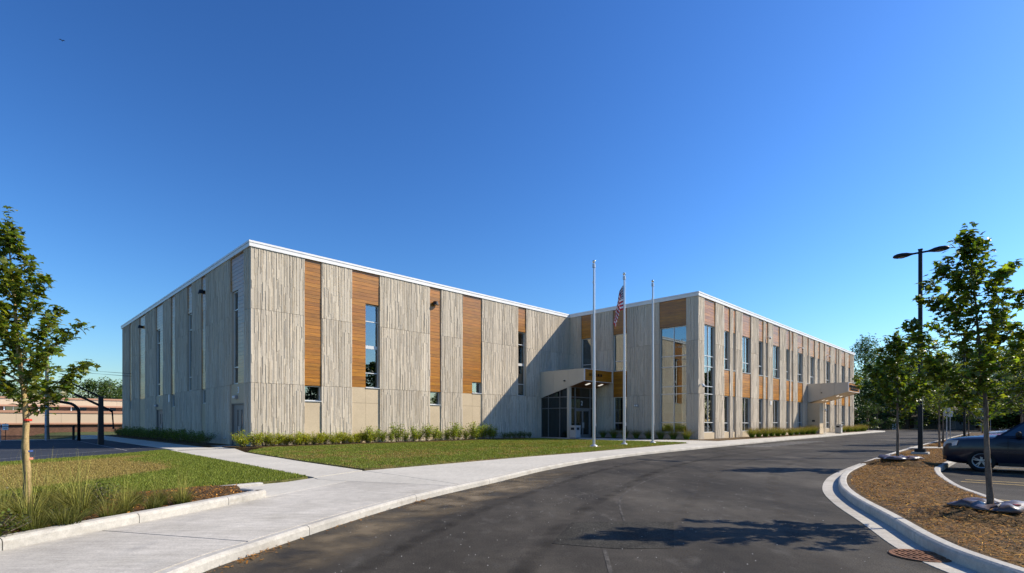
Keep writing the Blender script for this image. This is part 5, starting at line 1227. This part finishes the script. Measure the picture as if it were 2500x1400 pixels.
car_at(0, 0, car_paint('midnight blue paint', (.004, .007, .020)), 'dark blue sport utility vehicle nosed up to the island, nearest car')
car_at(11.2, .1, car_paint('red paint', (.17, .012, .02)), 'red car showing only its hood above the blue vehicle', suv=False)
car_at(16.7, .7, car_paint('silver blue paint', (.14, .20, .28)), 'blue-grey sport utility vehicle beyond the red car')
car_at(22.3, .0, car_paint('silver paint', (.45, .45, .46)), 'silver car farther along the row beyond the red one', suv=False)
car_at(30.6, .2, car_paint('navy paint', (.02, .035, .07)), 'navy car at the far end of the parked row', suv=False)
# ------------------------------------------------------------------ basketball hoops
def hoop_arm(x, y, label):
    r_ = empty('basketball_hoop', (x, y, .12), BR, label, 'basketball hoop')
    m_ = MB(); m_.v = [(-.15, -.15, -.1), (.15, -.15, -.1), (.15, .15, -.1), (-.15, .15, -.1), (-.12, -.12, 3.05), (.12, -.12, 3.05), (.12, .12, 3.05), (-.12, .12, 3.05)]
    m_.f = [(0,1,2,3),(4,5,6,7),(0,1,5,4),(1,2,6,5),(2,3,7,6),(3,0,4,7)]; m_.c = [None]*6; m_.build('post', BLACK, r_)
    MB().tube([(0, .0, 3.0), (-1.75, .0, 4.0)], .05, 8).build('upper_arm', BLACK, r_)
    MB().tube([(.6, 0, 2.1), (0, 0, 2.45), (-1.75, 0, 3.42)], .075, 8).build('lower_arm', BLACK, r_)
    MB().tube([(.58, 0, 2.1), (.64, 0, 1.1)], .045, 8).build('crank_rod', BLACK, r_); MB().tube([(.64, 0, 1.1), (.64, 0, .98)], .06, 8).build('crank_handle', BLACK, r_)
    MB().box(.1, .62, -.05, .05, 1.14, 1.26).build('crank_bracket', BLACK, r_)
    bb = MB().box(-1.83, -1.79, -.9, .9, 3.0, 4.07).build('backboard', mat('smoked backboard', (.10, .11, .12), .3), r_)
    MB().box(-1.80, -1.74, -.15, .15, 3.2, 4.05).build('bracket', BLACK, r_)
    pts = [(-2.08+.23*math.cos(t), .23*math.sin(t), 3.05) for t in np.linspace(0, 2*PI, 24)]
    MB().tube(pts, .012, 6).build('rim', mat('orange rim', (.5, .09, .02), .5), bb)
hoop_arm(-26.0, 33.1, 'black basketball hoop with slanted twin arms, right of the young maple')
def hoop_goose(x, y, label):
    r_ = empty('basketball_hoop', (x, y, .12), BR, label, 'basketball hoop')
    pts = [(0, 0, -.1), (0, 0, 2.1)]+[(-.75*(1-math.cos(t)), 0, 2.1+.75*math.sin(t)) for t in np.linspace(.2, 1.35, 8)]+[(-1.5, 0, 3.0)]
    MB().tube(pts, .11, 10).build('post', BLACK, r_, smooth=True); bb = MB().box(-1.56, -1.5, -.9, .9, 2.75, 3.8).build('backboard', mat('smoked backboard', (.1, .11, .12), .3), r_)
    MB().tube([(-1.8+.23*math.cos(t), .23*math.sin(t), 2.9) for t in np.linspace(0, 2*PI, 24)], .012, 6).build('rim', mat('orange rim', (.5, .09, .02), .5), bb)
hoop_goose(-32.6, 39.4, 'black gooseneck basketball post farther across the court')
# ------------------------------------------------------------------ left background: fences, poles, brick building
r_ = empty('chain_fence', (0, 0, 0), 0, 'black chain-link fence with a top rail beside the court', 'fence')
fp = [(-35.35, 42.2), (-35.9, 38.7), (-36.5, 35.0), (-37.1, 31.4)]
for p in fp: MB().tube([(*p, 0), (*p, 1.27)], .05 if p != fp[0] else .09, 8).build('post', BLACK, r_)
MB().tube([(*p, 1.22) for p in fp], .022, 6).build('top_rail', BLACK, r_); mb = MB()
for a, b in zip(fp[:-1], fp[1:]):
    a, b = np.array(a), np.array(b)
    for k in range(0, 44):
        for sg in (0, 1):
            t0, t1 = (k/44, (k+8)/44) if sg == 0 else ((k+8)/44, k/44)
            if max(t0, t1) > 1: continue
            p, q = a+(b-a)*t0, a+(b-a)*t1; mb.tube([(*p, .1), (*q, 1.2)], .0022, 3, cap=False)
tag(mb.build('wire_mesh', BLACK, r_), kind='stuff')
r_ = empty('picket_fence', (0, 0, 0), 0, 'low dark picket fence in front of the brick building', 'fence')
mb = MB()
for k in range(200):
    x_ = -66+k*.14; mb.box(x_-.014, x_+.014, 59.98, 60.02, -1.4, .0)
tag(mb.build('pickets', BLACK, r_), kind='stuff')
for z_ in (-.12, -1.1): MB().box(-66, -38, 59.965, 60.035, z_-.025, z_+.025).build('rail', BLACK, r_)
r_ = empty('utility_pole', (-37.4, 42.1, 0), 0, 'weathered wooden utility pole behind the young maple', 'utility pole')
MB().tube([(0, 0, -1), (0, 0, 8.2)], [.17, .12], 12).build('pole', mat('weathered pole', (.33, .28, .21), .9, [((20, 20, 2), .2)]), r_, smooth=True)
MB().box(-.9, .9, -.05, .05, 7.6, 7.72).build('crossarm', mat('weathered pole', (.3, .26, .2), .9), r_)
for x_ in (-.8, .0, .8): MB().lathe([(.05, 7.72), (.06, 7.78), (.03, 7.85), (0, 7.86)], 8, o=(x_, 0, 0)).build('insulator', mat('insulator', (.3, .3, .3), .4), r_)
r_ = empty('conduit_pole', (-35.9, 40.3, 0), 0, 'thin white pole in front of the wooden utility pole', 'pole'); MB().tube([(0, 0, -.2), (0, 0, 2.8)], .06, 8).build('pole', mat('pale post', (.5, .52, .55), .6), r_)
for k, (z0_, z1_) in enumerate(((5.95, 9.6), (5.75, 9.1))):
    pts = [(-37.4+(-6)*t, 42.1+55*t, z0_+(z1_-z0_)*t-1.6*t*(1-t)) for t in np.linspace(0, 1, 14)]
    o = MB().tube(pts, .018, 4).build('overhead_wire', BLACK); tag(o, ['upper', 'lower'][k]+' overhead wire between the young maple and the school', 'wire')
bb = empty('brick_building', (-68.9, 80, -1.4), BR, 'long low brick building with tan bands behind the court', 'building')
def part(nm, m, x0, x1, y0, y1, z0, z1, par=bb): return MB().box(x0, x1, y0, y1, z0, z1).build(nm, m, par)
part('wall', BRICK, -40, 46, .3, 12, -.5, 2.6); 
for a in range(-40, 46, 5):
    part('fascia_panel', BAND, a+.01, a+4.99, 0, .5, 2.75, 4.25)
part('fascia_trim', BAND2, -40, 46, -.08, .5, 2.52, 2.75); part('fascia_trim', BAND2, -40, 46, -.12, .5, 4.25, 4.62); part('fascia_groove', mat('dark groove', (.10, .05, .035), .8), -40, 46, -.10, .5, 4.36, 4.42)
part('low_roof', ROOFM, -40, 46, .5, 9, 4.4, 4.5)
up = part('upper_wall', BRICK, -40, 46, 8, 22, 4.5, 5.6)
for a in range(-38, 46, 4):
    wn = part('window', DARKFR, a, a+1.9, 7.9, 8.0, 4.65, 5.35); part('pane', GLASS, a+.06, a+1.84, 7.86, 7.9, 4.7, 5.3, wn); part('mullion', WHITE, a+.93, a+.98, 7.84, 7.9, 4.65, 5.35, wn); part('jamb', WHITE, a-.14, a, 7.85, 8.0, 4.62, 5.35, wn)
part('fascia_trim', BAND2, -40, 46, 7.5, 8.5, 5.35, 5.6)
for a in range(-40, 46, 6): part('fascia_panel', BAND, a+.01, a+5.99, 7.6, 8.5, 5.6, 6.6)
part('fascia_trim', BAND2, -40, 46, 7.45, 8.5, 6.6, 6.85); part('upper_roof', ROOFM, -40, 46, 8.5, 22, 6.7, 6.8)
for a, w_ in ((12.5, 2.6), (20.8, 1.4)): part('rooftop_unit', mat('rooftop unit', (.06, .065, .07), .6), a, a+w_, 5.0, 6.0, 4.5, 5.05)
# ------------------------------------------------------------------ houses beyond the drive
def house(x, y, wd, dp, h, rh, wallc, label, seed):
    r_ = empty('house', (x, y, 0), .15, label, 'house', 'houses beyond the drive')
    m = mat('siding %d' % seed, wallc, .85, [((1, 1, 7), .10)]); mr = mat('shingles %d' % seed, (.13, .115, .10), .9, [((2, 2, 9), .2)])
    MB().box(-wd/2, wd/2, 0, dp, 0, h).build('wall', m, r_)
    V = [(-wd/2-.4, -.5, h-.1), (wd/2+.4, -.5, h-.1), (wd/2+.4, dp+.5, h-.1), (-wd/2-.4, dp+.5, h-.1), (-wd/2-.4, dp/2, h+rh), (wd/2+.4, dp/2, h+rh)]
    MB().add(V, [(0, 1, 5, 4), (2, 3, 4, 5), (0, 4, 3), (1, 2, 5), (0, 1, 2, 3)]).build('roof', mr, r_)
    for xx in (-wd*.3, wd*.28):
        wn = MB().box(xx-.7, xx+.7, -.06, .02, 1.0, 2.2).build('window', WHITE, r_); MB().box(xx-.62, xx+.62, -.08, -.06, 1.08, 2.12).build('pane', GLASS, wn)
        for sg in (-1, 1): MB().box(xx+sg*.95-.2, xx+sg*.95+.2, -.05, .0, .98, 2.22).build('shutter', mat('dark shutter', (.03, .03, .035), .7), wn)
    d = MB().box(-.45, .45, -.05, .02, .15, 2.2).build('door', mat('dark door', (.08, .05, .04), .6), r_); MB().lathe([(0, -.1), (.04, -.09), (.03, -.05)], 8, axis='y', o=(.33, 0, 1.1)).build('handle', ALUM, d)
    MB().box(-.9, .9, -1.2, -.02, 0, .15).build('step', WALK, r_)
house(82.5, 108, 11, 8, 2.7, 2.0, (.30, .27, .21), 'pale beige house in deep shade behind the lamp post', 1)
house(92.5, 104, 10, 8, 2.8, 2.2, (.22, .24, .24), 'grey-green house in deep shade between the island trees', 2)
# ------------------------------------------------------------------ bird
r_ = empty('bird', (-52, 60.5, 45.6), .6, 'tiny dark bird high in the sky at upper left', 'bird')
MB().lathe([(0, -.16), (.03, -.12), (.05, 0), (.03, .1), (.01, .2)], 8, axis='y').build('body', BLACK, r_, smooth=True)
for sg in (-1, 1): MB().add([(0, -.06, .01), (sg*.16, -.1, .08), (sg*.3, .03, .05), (sg*.14, .05, .05), (0, .06, .01), (sg*.15, -.02, .055)], [(0, 1, 5), (1, 2, 5), (2, 3, 5), (3, 4, 5), (4, 0, 5)]).build('wing', BLACK, r_)
